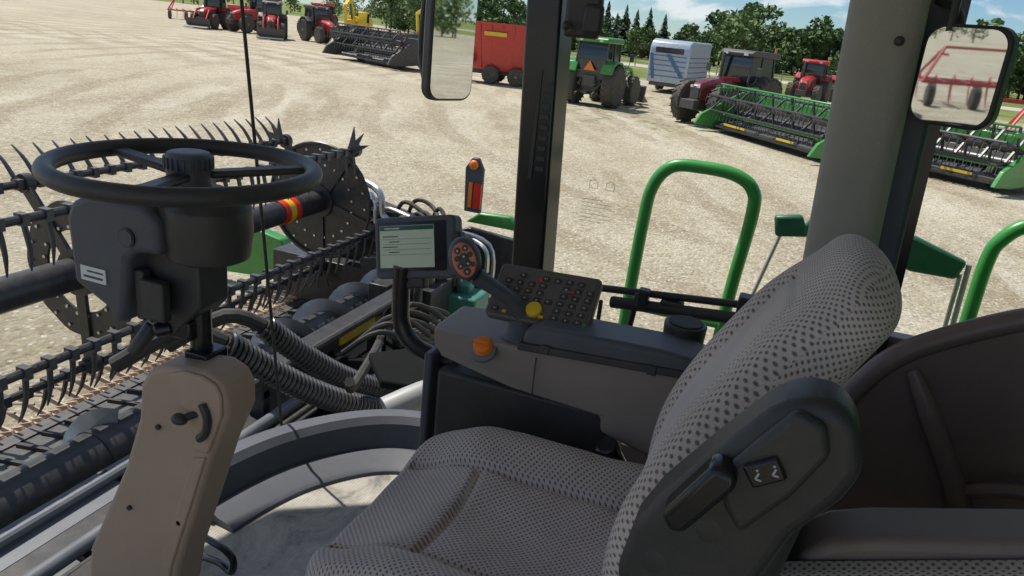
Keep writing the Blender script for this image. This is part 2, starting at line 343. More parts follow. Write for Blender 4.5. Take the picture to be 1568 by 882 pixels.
for a,d,h in((14.2,150,9.3),(12.9,152,9.0),(12.1,146,8.2),(11.2,150,8.8),(10.1,149,8.0),(13.5,158,7.6),(8.2,152,6.6)):
    x,y=azd(a,d); t=root("spruce_tree",(x,y,0)); gl,gt=G(),G(); gt.cyl((0,0,0),(0,0,h),.2,.03,6)
    z=.6
    while z<h:
        rr=(h-z)/h*h*.25+.14
        for j in range(11):
            q=random.uniform(0,6.28); l=rr*random.uniform(.6,1.2)
            gl.add([(0,0,z+.25),(math.cos(q-.28)*l,math.sin(q-.28)*l,z-.25),(math.cos(q)*l*1.15,math.sin(q)*l*1.15,z-.4),(math.cos(q+.28)*l,math.sin(q+.28)*l,z-.25)],[(0,1,2,3)])
        z+=.22
    gl.out("needles",'needle',t,flat=True,recalc=False); gt.out("trunk",'trunk',t)
# ---------------------------------------------------------------- vehicles
def wheel(gt,gr,c,r,w,lugs=20,axis=(0,1,0)):
    c=Vector(c); ax=Vector(axis).normalized()
    gt.lathe(c-ax*w/2,ax,[(0,r*.56),(0,r*.86),(w*.12,r*.95),(w*.5,r*.97),(w*.88,r*.95),(w,r*.86),(w,r*.56)],28)
    gr.lathe(c-ax*w*.42,ax,[(0,r*.1),(0,r*.58),(w*.84,r*.58),(w*.84,r*.1)],20)
    gr.cyl(c-ax*w*.5,c+ax*w*.5,r*.14,n=10)
    t=Vector((1,0,0)) if abs(ax.x)<.9 else Vector((0,1,0)); u=ax.cross(t).normalized(); v=ax.cross(u)
    for i in range(lugs):
        q=2*math.pi*i/lugs
        for sgn in(-1,1):
            q2=q+(.5*math.pi*2/lugs if sgn>0 else 0)
            d=u*math.cos(q2)+v*math.sin(q2); tq=-u*math.sin(q2)+v*math.cos(q2)
            a_=c+d*r*.965+ax*sgn*w*.03; b_=c+d*r*.955+ax*sgn*w*.48+tq*r*.13
            gt.beam(a_,b_,r*.05,r*.07,up=d)
def tractor(loc,rz,paint='red',roof='red',rim='rim',s=1.0,rear_r=.97,front_r=.72,name="tractor",fender=None,loader=False):
    t=root(name,loc,rz,s); gT,gR,gP,gB,gG,gF,gL,gFe=G(),G(),G(),G(),G(),G(),G(),G()
    rr,fr=rear_r,front_r
    for sy in(-1,1):
        wheel(gT,gR,(0,sy*.98,rr),rr,.58,22); wheel(gT,gR,(2.75,sy*.92,fr),fr,.46,18)
        pts=[(-.95,1.55),(-.75,1.95),(-.3,2.12),(.3,2.08),(.75,1.75),(.7,1.68),(.28,1.98),(-.28,2.02),(-.68,1.86),(-.87,1.5)]
        gFe.prism(pts,'y',min(sy*.62,sy*1.2),max(sy*.62,sy*1.2))
        gL.box((-.83,sy*1.0,1.72),(.05,.22,.1))
        gB.box((.75,sy*.75,.75),(.5,.25,.5)); gB.box((.7,sy*.85,1.15),(.35,.3,.05)); gB.box((.7,sy*.88,.45),(.35,.3,.05))
        gB.tube([(1.15,sy*.8,1.6),(1.2,sy*1.15,1.9),(1.2,sy*1.25,2.3)],.02,6); gB.box((1.2,sy*1.27,2.3),(.06,.2,.34))
        if loader:
            gP.beam((1.2,sy*.55,1.9),(3.2,sy*.6,1.7),.12,.2); gP.beam((3.1,sy*.6,1.75),(4.3,sy*.6,.5),.12,.18); gB.cyl((1.6,sy*.6,1.0),(2.9,sy*.6,1.55),.05); gB.beam((1.5,sy*.55,.8),(1.5,sy*.55,1.9),.12,.15)
    if loader: gB.prism([(4.2,.2),(4.3,.9),(4.5,.95),(4.4,.4),(5.0,.15),(5.0,.1),(4.25,.1)],'y',-1.1,1.1)
    st=[(1.0,.42,1.15,2.0),(1.8,.42,1.05,1.97),(2.8,.38,1.0,1.86),(3.35,.32,1.0,1.7),(3.5,.25,1.05,1.55)]
    vs=[]
    for x,wd,z0,z1 in st: vs+=[(x,-wd,z0),(x,-wd,z1-.15),(x,-wd*.6,z1),(x,wd*.6,z1),(x,wd,z1-.15),(x,wd,z0)]
    fs=[(0,1,2,3,4,5),(29,28,27,26,25,24)]
    for k in range(4): fs+=[(k*6+i,(k+1)*6+i,(k+1)*6+(i+1)%6,k*6+(i+1)%6) for i in range(6)]
    gP.add(vs,fs)
    gB.box((3.5,0,1.3),(.08,.42,.45)); gB.box((2.2,0,.85),(2.8,.5,.4)); gB.box((2.75,0,.65),(.3,1.6,.2)); gB.box((0,0,.9),(1.0,.9,.7)); gB.box((2.2,.42,1.45),(.9,.03,.3)); gB.box((2.2,-.42,1.45),(.9,.03,.3))
    gF.box((3.54,.16,1.55),(.04,.14,.1)); gF.box((3.54,-.16,1.55),(.04,.14,.1))
    gB.box((3.75,0,.85),(.35,.7,.35)); gB.beam((-.4,.4,.8),(-1.15,.42,.55),.07,.1); gB.beam((-.4,-.4,.8),(-1.15,-.42,.55),.07,.1); gB.beam((-.5,.25,1.3),(-.95,.42,1.0),.08,.08); gB.beam((-.5,-.25,1.3),(-.95,-.42,1.0),.08,.08); gB.box((-.75,0,.6),(.5,.14,.1)); gB.box((-.6,0,1.15),(.3,.6,.5))
    gB.cyl((-.55,.5,.9),(-.55,.5,1.5),.05,n=8);gB.cyl((-.55,-.5,.9),(-.55,-.5,1.5),.05,n=8)
    gB.cyl((1.25,-.55,1.5),(1.25,-.55,2.95),.07,n=10)
    gG.prism([(-.62,1.55),(-.72,2.1),(-.55,2.85),(.95,2.85),(1.08,1.9),(.9,1.45)],'y',-.72,.72)
    for sy in(-.73,.73):
        for a_,b_ in(((-.72,sy,2.0),(-.56,sy,2.86)),((1.07,sy,1.85),(.95,sy,2.86)),((.3,sy,1.5),(.25,sy,2.86)),((-.62,sy,1.5),(-.73,sy,2.1)),((.9,sy,1.45),(1.08,sy,1.9))): gB.beam(a_,b_,.06,.08)
    gB.box((.15,0,1.42),(1.5,1.4,.35)); gB.box((-.1,0,1.75),(.55,.5,.6))
    gRf=G(); gRf.prism([(-.85,2.86),(-.92,2.98),(-.8,3.1),(1.0,3.12),(1.2,3.0),(1.15,2.86)],'y',-.82,.82)
    for sy in(-.5,.5): gF.box((-.93,sy,2.95),(.04,.16,.09)); gF.box((1.2,sy,2.95),(.05,.2,.09))
    gO=G(); gO.prism([(-.28,1.62),(.28,1.62),(0,2.05)],'x',-.80,-.78); gO.cyl((-.6,.7,3.1),(-.6,.7,3.3),.05,n=8)
    gT.out("tyres",'tyre',t); gR.out("rims",rim,t); gP.out("bodywork",paint,t,bevel=.03); gFe.out("fenders",fender or paint,t,bevel=.02); gB.out("chassis",'dkgrey',t,bevel=.012); gG.out("cab_glass",'glass',t); gRf.out("cab_roof",roof,t,bevel=.05); gF.out("work_lights",'whitep',t); gL.out("tail_lights",'redlens',t); gO.out("warning_triangle",'orange',t)
    return t
tractor((36.6,9.5,0),R(-8),'green','green','rimred',1.03,fender='green',loader=True)
tractor((36.9,2.4,0),R(150),'dkred','dkgrey','rim',1.06,rear_r=1.05,front_r=.88,fender='dkgrey')
for p,h,rf,ld in(((64,56.5),200,'red',True),((65.5,51.5),165,'dkgrey',False),((60.0,46.5),215,'dkgrey',True),((62.5,43.6),240,'dkgrey',False),((76,52),190,'red',False)):
    tractor((p[0],p[1],0),R(h),'red',rf,'rim',random.uniform(1.0,1.15),fender='dkgrey' if rf=='dkgrey' else None,loader=ld)
tractor((61.5,-.6,0),R(170),'red','red','rimred',1.0)
tractor((70,-3.2,0),R(180),'red','red','rim',.95)
tractor((66,4.6,0),R(150),'red','red','rim',.8)
tractor((-13,30,0),R(-60),'red','red','rim',1.0,loader=True)
t=root("feed_mixer_wagon",(42.2,16.4,0),R(100)); g=G()
def ovalring(z,l,wd,n=32): return [(math.copysign(abs(math.cos(2*math.pi*i/n))**.6,math.cos(2*math.pi*i/n))*l,math.copysign(abs(math.sin(2*math.pi*i/n))**.6,math.sin(2*math.pi*i/n))*wd,z) for i in range(n)]
n=32; zs=[(.75,2.1,.85),(1.6,2.4,1.1),(2.6,2.7,1.3),(3.25,2.8,1.38),(3.35,2.85,1.42),(3.3,2.7,1.3),(2.8,2.6,1.2)]
vs=[]; [vs.extend(ovalring(*q)) for q in zs]; fs=[tuple(range(n)),tuple(range(len(zs)*n-1,(len(zs)-1)*n-1,-1))]
for k in range(len(zs)-1): fs+=[(k*n+i,(k+1)*n+i,(k+1)*n+(i+1)%n,k*n+(i+1)%n) for i in range(n)]
g.add(vs,fs)
for i in range(-3,4): 
    for sy in(-1,1): g.beam((i*.6,sy*(.90),.85),(i*.66,sy*1.40,3.2),.05,.06)
g.out("tub",'red',t); g=G(); g.box((0,0,.62),(4.6,1.2,.22)); g.box((3.0,0,.6),(1.8,.15,.15)); g.box((2.2,1.25,1.2),(.9,.3,.5)); g.out("chassis",'dkgrey',t,bevel=.02)
g=G(); g.box((2.2,1.0,1.7),(.9,.4,.5)); g.box((.4,1.43,2.75),(1.3,.03,.22)); g.out("yellow_panel",'yellow',t,bevel=.02)
a_,b_=G(),G()
for x in(-.9,.6):
    for y in(-.95,.95): wheel(a_,b_,(x,y,.52),.52,.36,14)
a_.out("tyres",'tyre',t); b_.out("rims",'rim',t)
t=root("livestock_trailer",(55.6,8.4,0),R(-4)); g=G()
g.prism([(-3.6,.65),(-3.6,2.9),(-3.35,3.3),(-2.8,3.45),(3.6,3.45),(3.6,.65)],'y',-1.35,1.35); g.out("body",'silver',t,bevel=.12,seg=3)
g=G()
for z in(1.1,1.45,1.8,2.1,2.4): g.box((-3.62,0,z),(.03,2.4,.05)); [g.box((0,sy*1.37,z),(6.6,.02,.05)) for sy in(-1,1)]
g.prism([(-1.2,1.1),(-.9,1.1),(.2,2.5),(-.1,2.5)],'x',-3.65,-3.61); g.prism([(.8,.9),(1.0,.9),(1.3,2.5),(1.1,2.5)],'x',-3.65,-3.61); g.out("stripes",'blue',t)
g=G(); g.box((-3.62,0,2.75),(.03,1.9,.35)); g.box((-1,1.37,2.75),(1.2,.02,.4)); g.box((1.5,1.37,2.75),(1.2,.02,.4)); g.out("windows",'glass',t)
a_,b_=G(),G()
for x in(-.5,.5):
    for y in(-1.2,1.2): wheel(a_,b_,(x,y,.4),.4,.26,0)
a_.out("tyres",'tyre',t); b_.out("rims",'rim',t); g=G(); g.box((0,0,.55),(7.2,2.2,.2)); g.box((4.2,0,.6),(1.4,.2,.15)); g.out("chassis",'dkgrey',t)
def parked_header(loc,rz,length,paint='green',name="grain_header",s=1.3):
    length/=s; t=root(name,loc,rz,s); P,B,T,Y,K=G(),G(),G(),G(),G(); h=length/2
    K.prism([(-.35,.35),(-.45,.6),(-.45,.8),(-.38,.8),(-.3,.55),(.9,.28),(.9,.22)],'x',-h,h)
    P.prism([(-.45,.95),(-.45,1.25),(-.37,1.25),(-.37,.95)],'x',-h,h)
    P.beam((-h,-.5,1.3),(h,-.5,1.3),.14,.14)
    for sx in(-1,1):
        P.prism([(-.6,.3),(-.6,1.35),(-.2,1.45),(.5,1.1),(1.5,.55),(1.7,.2),(1.0,.15)],'x',sx*h-.06,sx*h+.06); P.beam((sx*(h-.15),-.4,1.45),(sx*(h-.15),1.1,1.35),.1,.12)
    Y.box((0,-.56,1.1),(length*.7,.02,.05)); Y.box((h*.6,.94,.3),(1.2,.02,.06)); Y.box((-h*.3,.94,.3),(.8,.02,.06)); Y.cyl((h+.06,.1,.8),(h+.1,.1,.8),.16); Y.cyl((-h-.06,.1,.8),(-h-.1,.1,.8),.13)
    cy,cz,Rr=.9,1.05,.50
    B.cyl((-h+.15,cy,cz),(h-.15,cy,cz),.11,n=10)
    for k in range(6):
        q=R(60*k+15); y,z=cy+math.cos(q)*Rr,cz+math.sin(q)*Rr; (P if k in(1,4) else B).cyl((-h+.15,y,z),(h-.15,y,z),.035,n=6)
        nn=int(length/.2)
        for i in range(nn):
            x=-h+.25+i*.2; T.beam((x,y,z),(x,y+.05,z-.26),.02,.015)
    for i in range(7):
        x=-h+.15+(length-.3)*i/6
        for k in range(6):
            q=R(60*k+15); B.beam((x,cy,cz),(x,cy+math.cos(q)*Rr,cz+math.sin(q)*Rr),.05,.05,up=(1,0,0))
    B.cyl((-h+.1,.15,.6),(h-.1,.15,.6),.16,n=12); B.box((0,.95,.2),(length,.15,.06)); B.beam((-h,-.6,.45),(h,-.6,.45),.14,.14)
    for i in range(12): B.box((-h+.3+(length-.6)*i/11,-.55,.85),(.07,.12,.9))
    a_,b_=G(),G()
    for x in(-h*.6,h*.6): 
        wheel(a_,b_,(x,-.9,.34),.34,.22,0,axis=(1,0,0)); B.beam((x,-.9,.34),(x,-.5,.5),.08,.08)
        wheel(a_,b_,(x,.3,.34),.34,.2,0,axis=(1,0,0))
    a_.out("tyres",'tyre',t); b_.out("rims",'yellow',t)
    P.out("frame",paint,t,bevel=.02); K.out("deck_and_back",'dkgrey',t); B.out("reel_and_auger",'blackdust',t); T.out("tines",'tine',t,flat=True); Y.out("decals",'yellow' if paint=='green' else 'whitep',t)
    return t
def span(p,q): 
    p,q=Vector(p),Vector(q); d=q-p; return ((p+q)/2).to_3d(), math.atan2(d.y,d.x), d.length
c,a,l=span((33.4,2.2),(27.6,-2.3)); parked_header(c,a+math.pi,l,s=1.25)
c,a,l=span((30.2,-3.4),(26.9,-7.2)); parked_header(c,a+math.pi,l,s=1.3)
parked_header((45.2,26.0,0),R(65),7.5,'dkgrey',name="draper_header",s=1.5)
def tillage(loc,rz,w=6,wheelr=.5,name="tillage_implement"):
    t=root(name,loc,rz); P,B=G(),G(); a_,b_=G(),G()
    for y in(-1.2,0,1.2): P.beam((-w/2,y,1.0),(w/2,y,1.0),.13,.13)
    for i in range(int(w)+1): P.beam((-w/2+i,-1.4,1.0),(-w/2+i,1.4,1.0),.1,.1)
    for i in range(int(w*2)):
        x=-w/2+.25+i*.5; y=(-1.2,0,1.2)[i%3]; P.tube([(x,y,1.05),(x,y+.25,1.25),(x,y+.45,.9),(x,y+.2,.3),(x,y-.05,.08)],.03,6,sm=3)
    for x in(-w/2,w/2): P.beam((x,-1.2,1.0),(x*.75,-.2,2.5),.12,.12); P.beam((x,1.2,1.0),(x*.75,-.2,2.5),.1,.1); P.beam((x*.75,-1.2,2.2),(x*.75,1.2,2.2),.1,.1)
    P.beam((-w*.375,-.2,2.5),(w*.375,-.2,2.5),.12,.12)
    for x in(-w*.45,-w*.15,w*.15,w*.45): wheel(a_,b_,(x,-1.9,wheelr),wheelr,.3,16,axis=(1,0,0)); P.beam((x,-1.9,wheelr),(x,-1.2,1.0),.1,.1)
    P.out("frame",'red',t,bevel=.01); a_.out("tyres",'tyre',t); b_.out("rims",'rim',t)
tillage((29.6,-9.0,0),R(75),3.6,.75); tillage((34,-7.5,0),R(80),6,.5); tillage((38,-11.5,0),R(80),6,.5)
tillage((76,70,0),R(-55),6); tillage((60,29,0),R(-55),5); tillage((-20,33,0),R(20),6)
t=root("grain_drill",(79,64,0),R(-50)); g=G(); g.prism([(-1.2,.9),(-.9,1.0),(-.5,.6),(.5,.6),(.9,1.0),(1.2,1.9),(.9,2.3),(-.9,2.3),(-1.2,1.9)],'x',-3,3); g.out("hopper",'red',t,bevel=.04); g=G(); g.box((0,0,.5),(6,1.6,.15)); g.out("frame",'dkgrey',t); a_,b_=G(),G(); [wheel(a_,b_,(x,-1,.5),.5,.3,12,axis=(1,0,0)) for x in(-2,-.7,.7,2)]; a_.out("tyres",'tyre',t); b_.out("rims",'rim',t)
def excavator(loc,rz):
    t=root("excavator",loc,rz); Y,B,Gg=G(),G(),G()
    for y in(-1.2,1.2):
        B.prism([(-1.9,.5),(-1.7,.1),(1.7,.1),(1.95,.5),(1.7,.95),(-1.7,.95)],'y',y-.3,y+.3)
    Y.box((-.6,0,1.6),(2.9,2.6,1.0)); Y.box((-1.3,0,2.2),(1.5,2.4,.5)); Y.prism([(.1,1.2),(1.5,1.2),(1.6,2.2),(1.2,3.0),(.1,3.0)],'y',.35,1.3)
    Gg.prism([(.2,1.9),(1.45,1.9),(1.5,2.2),(1.2,2.85),(.2,2.85)],'y',.33,1.32)
    Y.prism([(.6,1.6),(1.0,1.5),(3.2,4.0),(5.2,3.3),(5.3,3.6),(3.1,4.5)],'y',-.4,0); Y.prism([(5.1,3.7),(5.4,3.6),(5.0,1.2),(4.75,1.2)],'y',-.35,-.05)
    B.prism([(4.6,1.2),(5.1,1.3),(5.0,.4),(4.3,.2),(4.1,.7)],'y',-.7,.3); B.box((0,0,1.0),(1.5,1.5,.3)); B.cyl((2.0,-.2,2.2),(3.0,-.2,3.7),.09)
    Y.out("body_and_boom",'yellow',t,bevel=.05); B.out("tracks_and_bucket",'dkgrey',t); Gg.out("windows",'glass',t)
excavator((76,47.5,0),R(200)); excavator((86,42.5,0),R(60))
t=root("field_fence"); g=G()
for i in range(40):
    x,y=96,30-i*2.5; g.box((x,y,.6),(.12,.12,1.2))
for z in(.5,.95): g.box((96,-19,z),(.04,98,.05))
g.out("posts_and_rails",'post',t)
t=root("marker_post",(58,3.2,0)); g=G(); g.cyl((0,0,0),(0,0,1.3),.04,n=8); g.box((0,0,1.5),(.08,.25,.4)); g.out("post",'orange',t)
# ---------------------------------------------------------------- NEAR HEADER
hd=root("combine_header")
XL,XR=-4.9,6.85; XD=6.5; cy,cz,RR=4.45,1.42,.71
B=G(); B.cyl((XL,cy,cz),(XD,cy,cz),.115,n=24)
angs=[52,124,196,268,340]; dirs=[(.45,.85),(-.35,-.9),(-.08,-1),(.15,-1),(.6,-.75)]
T=G(); T2=G()
for A,D in zip(angs,dirs):
    y,z=cy+math.cos(R(A))*RR,cz+math.sin(R(A))*RR
    B.cyl((XL,y,z),(XD+.03,y,z),.028,n=10)
    dv=Vector((0,D[0],D[1])).normalized(); sd_=Vector((0,-dv.z,dv.y))*(1 if A!=52 else -1)
    x=XL+.1; i=0
    while x<XD-.05:
        j=random.uniform(-.015,.015); o=Vector((x,y,z)); 
        pts=[o,o+dv*.09+sd_*.012,o+dv*.19+sd_*(.035+j)+Vector((j,0,0)),o+dv*.30+sd_*(.085+j)+Vector((j*1.5,0,0))]
        (T2 if A in(124,52) else T).tube(pts,[.018,.017,.014,.005],6,sm=3)
        T.box(o,(.045,.075,.075)); x+=.152; i+=1
B.out("reel_tubes",'blackdust',hd); T.out("reel_tines",'tine',hd); T2.out("reel_tines_upper",'tine',hd)
Pp=G(); Bo=G()
for X,ro in((XD,.60),(3.62,.50),(.6,.5),(-2.2,.5),(XL,.56)):
    n=60; end=X in(XD,XL); ri=.30 if not end else .10
    vs=[];fs=[]
    for i in range(n):
        q=2*math.pi*i/n
        for rad in(ri,ro*(1+.015*math.cos(10*q))):
            for xx in(X-.01,X+.01): vs.append((xx,cy+math.cos(q)*rad,cz+math.sin(q)*rad))
    for i in range(n):
        a_,b_=i*4,((i+1)%n)*4
        fs+=[(a_,a_+2,b_+2,b_),(a_+1,b_+1,b_+3,a_+3),(a_+2,a_+3,b_+3,b_+2),(a_,b_,b_+1,a_+1)]
    Pp.add(vs,fs)
    if end: Pp.tube([(X-.02,cy+math.cos(2*math.pi*i/40)*ro,cz+math.sin(2*math.pi*i/40)*ro) for i in range(40)],.022,6,closed=True)
    for A in angs:
        q=R(A); Pp.beam((X-.015,cy+math.cos(q)*.1,cz+math.sin(q)*.1),(X-.015,cy+math.cos(q)*(RR+.03),cz+math.sin(q)*(RR+.03)),.09,.03,up=(1,0,0))
        Pp.cyl((X-.035,cy+math.cos(q)*RR,cz+math.sin(q)*RR),(X+.03,cy+math.cos(q)*RR,cz+math.sin(q)*RR),.07,n=14)
    for k,rad in enumerate((ro*.9,ro*.65)):
        for i in range(20):
            q=2*math.pi*(i+.5*k)/20; Bo.cyl((X-.022,cy+math.cos(q)*rad,cz+math.sin(q)*rad),(X-.008,cy+math.cos(q)*rad,cz+math.sin(q)*rad),.013,n=8)
    Pp.cyl((X-.05,cy,cz),(X+.05,cy,cz),.17,n=24)
Pp.out("reel_discs",'blackdust',hd,bevel=.003,seg=1); Bo.out("reel_bolts",'steel',hd)
g=G()
for A in angs:
    y,z=cy+math.cos(R(A))*RR,cz+math.sin(R(A))*RR
    for k in range(3):
        q=R(A-30+k*32); l=.24; g.prism([(y-math.sin(q)*.05,z+math.cos(q)*.05),(y+math.cos(q)*l,z+math.sin(q)*l),(y+math.sin(q)*.05,z-math.cos(q)*.05)],'x',XD-.06-k*.02,XD-.045-k*.02)
g.out("bat_end_fins",'tine',hd)
for k,(mt,x0) in enumerate((('redlens',5.78),('yellow',5.86),('redlens',5.94))):
    g=G(); g.cyl((x0,cy,cz),(x0+.08,cy,cz),.122,n=24); g.out("tube_stripe_%d"%k,mt,hd)
g=G(); g.cyl((XL,3.55,.62),(XR,3.55,.62),.165,n=28)
for i in range(8): g.cyl((XL+.5+i*1.45,3.55,.62),(XL+.53+i*1.45,3.55,.62),.172,n=28)
g.out("cross_auger_tube",'blackdust',hd)
g=G()
def helix(x0,x1,pitch,r0,r1,hand=1):
    n=int(abs(x1-x0)/pitch*24); vs=[];fs=[]
    for i in range(n+1):
        x=x0+(x1-x0)*i/n; q=hand*2*math.pi*(x-x0)/pitch
        for rad in(r0,r1): vs.append((x,3.55+math.cos(q)*rad,.62+math.sin(q)*rad))
    for i in range(n): fs.append((2*i,2*i+1,2*i+3,2*i+2))
    g.add(vs,fs)
helix(4.6,6.7,.55,.15,.28) 
helix(2.85,3.02,.62,.15,.27)
helix(-4.8,-1,.6,.15,.27,-1)
g.out("auger_flighting",'steel',hd,recalc=False)
g=G(); g.prism([(3.12,.35),(3.25,.25),(3.8,.30),(4.75,.14),(4.75,.10),(3.1,.18)],'x',XL,XR); g.out("deck",'dkgrey',hd)
g=G(); g.prism([(3.22,.42),(3.27,.42),(3.33,.68),(3.28,.70)],'x',XL,XR); g.prism([(3.32,.30),(3.42,.32),(3.38,.50),(3.3,.5)],'x',XL,XR)
for i in range(9): g.prism([(3.02,.70),(3.29,.70),(3.29,.712),(3.02,.712)],'x',XL+i*.95,XL+i*.95+.9)
for i in range(10): g.prism([(2.45,.60),(2.86,.68),(2.86,.69),(2.45,.61)],'x',XL+i*.82,XL+i*.82+.79)
g.prism([(2.1,.45),(2.40,.56),(2.40,.57),(2.1,.46)],'x',XL,3.2)
g.prism([(3.78,.33),(4.0,.30),(4.0,.31),(3.78,.34)],'x',XL,XR)
g.out("back_sheets",'grey',hd)
g=G(); g.beam((XL,2.94,.66),(3.7,2.94,.66),.14,.12); g.beam((3.6,2.98,.93),(XR,2.98,.93),.16,.18); g.beam((XL,2.9,.45),(XR,2.9,.45),.14,.14); g.beam((XL,2.42,.60),(3.3,2.42,.60),.05,.06)
for i in range(16): 
    x=XL+.3+i*.75
    if x>3.5: g.box((x,2.96,.68),(.07,.12,.45)); g.beam((x,3.0,1.0),(x,3.28,.7),.05,.05)
    else: g.box((x,2.65,.67),(.05,.42,.04),(R(11),0,0))
g.out("frame_beams",'blackdust',hd,bevel=.006)
g=G(); g.cyl((XL,2.80,.76),(4.4,2.80,.76),.04,n=14); g.cyl((XL,3.16,.75),(5.2,3.16,.75),.03,n=10); g.out("hydraulic_lines",'grey',hd)
g=G(); g.cyl((3.4,2.83,1.06),(6.5,2.83,1.06),.03,n=10); g.cyl((XL,2.70,.74),(6.5,2.70,.74),.022,n=10); g.cyl((XL,2.3,.68),(3.2,2.3,.68),.045,n=12)
for i in range(5): g.tube([(1.2+.3*i,2.25,.7),(1.35+.32*i,2.5,.82),(1.6+.3*i,2.62,.74),(2.2+.3*i,2.55+.04*i,.68)],.018,8,sm=5)
g.out("hydraulic_hoses",'rubber',hd)
g=G()
for i in range(60): g.box((XL+.1+i*.195,4.25,.235),(.03,.95,.03),(R(-9),0,0))
g.out("draper_slats",'rubber',hd)
g=G(); g.box(((XL+XR)/2,4.82,.13),(XR-XL,.12,.04)); 
g2=G()
for i in range(155):
    x=XL+.04+i*.0762; g2.prism([(4.85,.12),(4.9,.17),(5.02,.12),(4.9,.10)],'x',x-.012,x+.012)
for i in range(77):
    x=XL+.15+i*.1525; g2.tube([(x,4.8,.12),(x,5.05,.12),(x,5.28,.17),(x,5.1,.25),(x,4.9,.30)],[.022,.02,.015,.010],6,sm=3)
g.out("cutterbar",'dkgrey',hd); 
M['guard']=pm('worn_guard',(.45,.33,.24),.6,metal=.1,dust=.3); g2.out("guards",'guard',hd)
g=G(); g.box((4.75,2.89,.955),(.5,.02,.09)); g.out("yellow_decal",'yellow',hd)
g=G(); g.prism([(2.35,1.36),(2.5,1.50),(2.85,1.48),(3.0,1.36)],'x',6.98,7.06); g.prism([(5.0,.25),(6.6,.12),(6.9,.08),(6.4,.45),(5.75,.80),(5.3,.72)],'x',6.95,7.12); g.prism([(2.6,.2),(2.6,.7),(5.0,.6),(5.0,.2)],'x',6.98,7.06); g.out("end_shield",'green',hd,bevel=.02)
g=G(); g.beam((6.75,2.9,1.2),(6.75,4.45,1.5),.1,.16); g.beam((6.6,2.95,1.0),(6.6,3.9,.75),.3,.3); g.box((6.5,3.2,1.1),(.5,.35,.35)); g.box((6.2,2.8,1.1),(.3,.4,.4)); g.cyl((6.6,3.0,.9),(6.7,4.3,1.4),.045); g.box((5.7,2.75,.95),(.5,.3,.35)); g.cyl((6.3,2.7,1.25),(6.3,3.3,1.45),.09); g.box((6.65,3.7,1.25),(.06,.9,.3)); g.prism([(2.35,.4),(2.35,1.3),(2.9,1.34),(3.4,1.15),(3.4,.4)],'x',6.85,6.93); g.box((6.85,3.9,.7),(.08,1.6,.7)); g.box((6.2,3.3,.7),(.9,.2,.5)); g.box((6.7,4.2,.5),(.3,1.8,.5))
for i in range(6): g.cyl((6.4-.2*i,2.7,.9),(6.4-.2*i,2.7,1.15+.04*i),.04)
g.cyl((6.52,cy,cz),(6.8,cy,cz),.12)
g.out("reel_lift_arm",'blackdust',hd,bevel=.008)
g=G(); g3=G()
for i in range(32):
    y0=random.uniform(3.2,4.1); y1=random.uniform(2.40,2.9); x0=random.uniform(6.3,6.8); x1=random.uniform(5.6,6.6); zt=random.uniform(1.15,1.55)
    (g if i%3 else g3).tube([(x0,y0,1.15),(x0-.05,y0-.15,zt),(x0-.15,(y0+y1)/2,zt-.05),(x1,y1+.05,1.3),(x1,y1,random.uniform(.7,1.1))],.022,8,sm=6)
g3.tube([(6.7,4.25,1.66),(6.6,4.0,1.68),(6.5,3.75,1.62),(6.5,3.7,1.4),(6.5,3.6,1.35)],.035,8,sm=6); g3.tube([(6.7,4.0,1.55),(6.6,3.9,1.56),(6.5,3.8,1.5),(6.5,3.78,1.3)],.025,8,sm=6)
g.out("hose_bundle",'rubber',hd); g3.out("steel_lines",'steel',hd)
g=G(); g.box((6.0,2.55,.83),(.34,.42,.3)); g.box((6.0,2.55,1.02),(.12,.2,.1)); g.out("gearbox",'teal',hd,bevel=.02)
g=G(); cores=G()
for a_,b_ in((Vector((3.40,2.72,1.50)),Vector((4.12,2.24,.86))),(Vector((2.93,2.60,1.60)),Vector((3.74,2.10,.94)))):
    d=(b_-a_).normalized(); u=d.cross(Vector((0,0,1))).normalized(); v=d.cross(u); n=38*12; pts=[]
    for i in range(n+1):
        q=2*math.pi*i/12; pts.append(a_+(b_-a_)*i/n+Vector((0,0,-.07))*math.sin(math.pi*i/n)+u*math.cos(q)*.068+v*math.sin(q)*.068)
    g.tube(pts,.0125,6)
    cores.tube([a_+(b_-a_)*k/10+Vector((0,0,-.07))*math.sin(math.pi*k/10) for k in range(11)],.054,12)
    cores.tube([b_,b_+Vector((.3,-.15,-.12)),b_+Vector((.7,-.2,-.1))],.045,10,sm=4); cores.tube([a_,a_+Vector((-.15,.15,.08)),a_+Vector((-.35,.4,-.1))],.045,10,sm=4)
M['coil']=pm('coil_spring_plastic',(.045,.046,.05),.25,dust=.03)
g.out("coil_sleeves",'coil',hd); cores.out("coil_hose_cores",'rubber',hd)
lt=root("warning_lamp_post"); g=G(); g.prism([(2.98,1.5),(3.0,1.95),(2.93,2.06),(2.86,2.06),(2.80,1.95),(2.80,1.5)],'x',6.88,6.93); g.beam((6.9,2.9,1.2),(6.9,2.9,1.6),.06,.06); g.out("bracket",'navy',lt,bevel=.01)
g=G(); g.box((6.87,2.84,1.68),(.015,.08,.26)); g.out("reflector",'redlens',lt); g=G(); g.box((6.87,2.92,1.68),(.015,.04,.26)); g.ball((6.86,2.90,1.99),(.03,.05,.05)); g.out("amber_lens",'orange',lt)
fh=root("feeder_house"); g=G(); g.prism([(1.1,.1),(1.1,.85),(2.1,.60),(2.4,.3),(2.4,.1)],'x',.3,1.75); g.out("housing",'dkgrey',fh,bevel=.02)
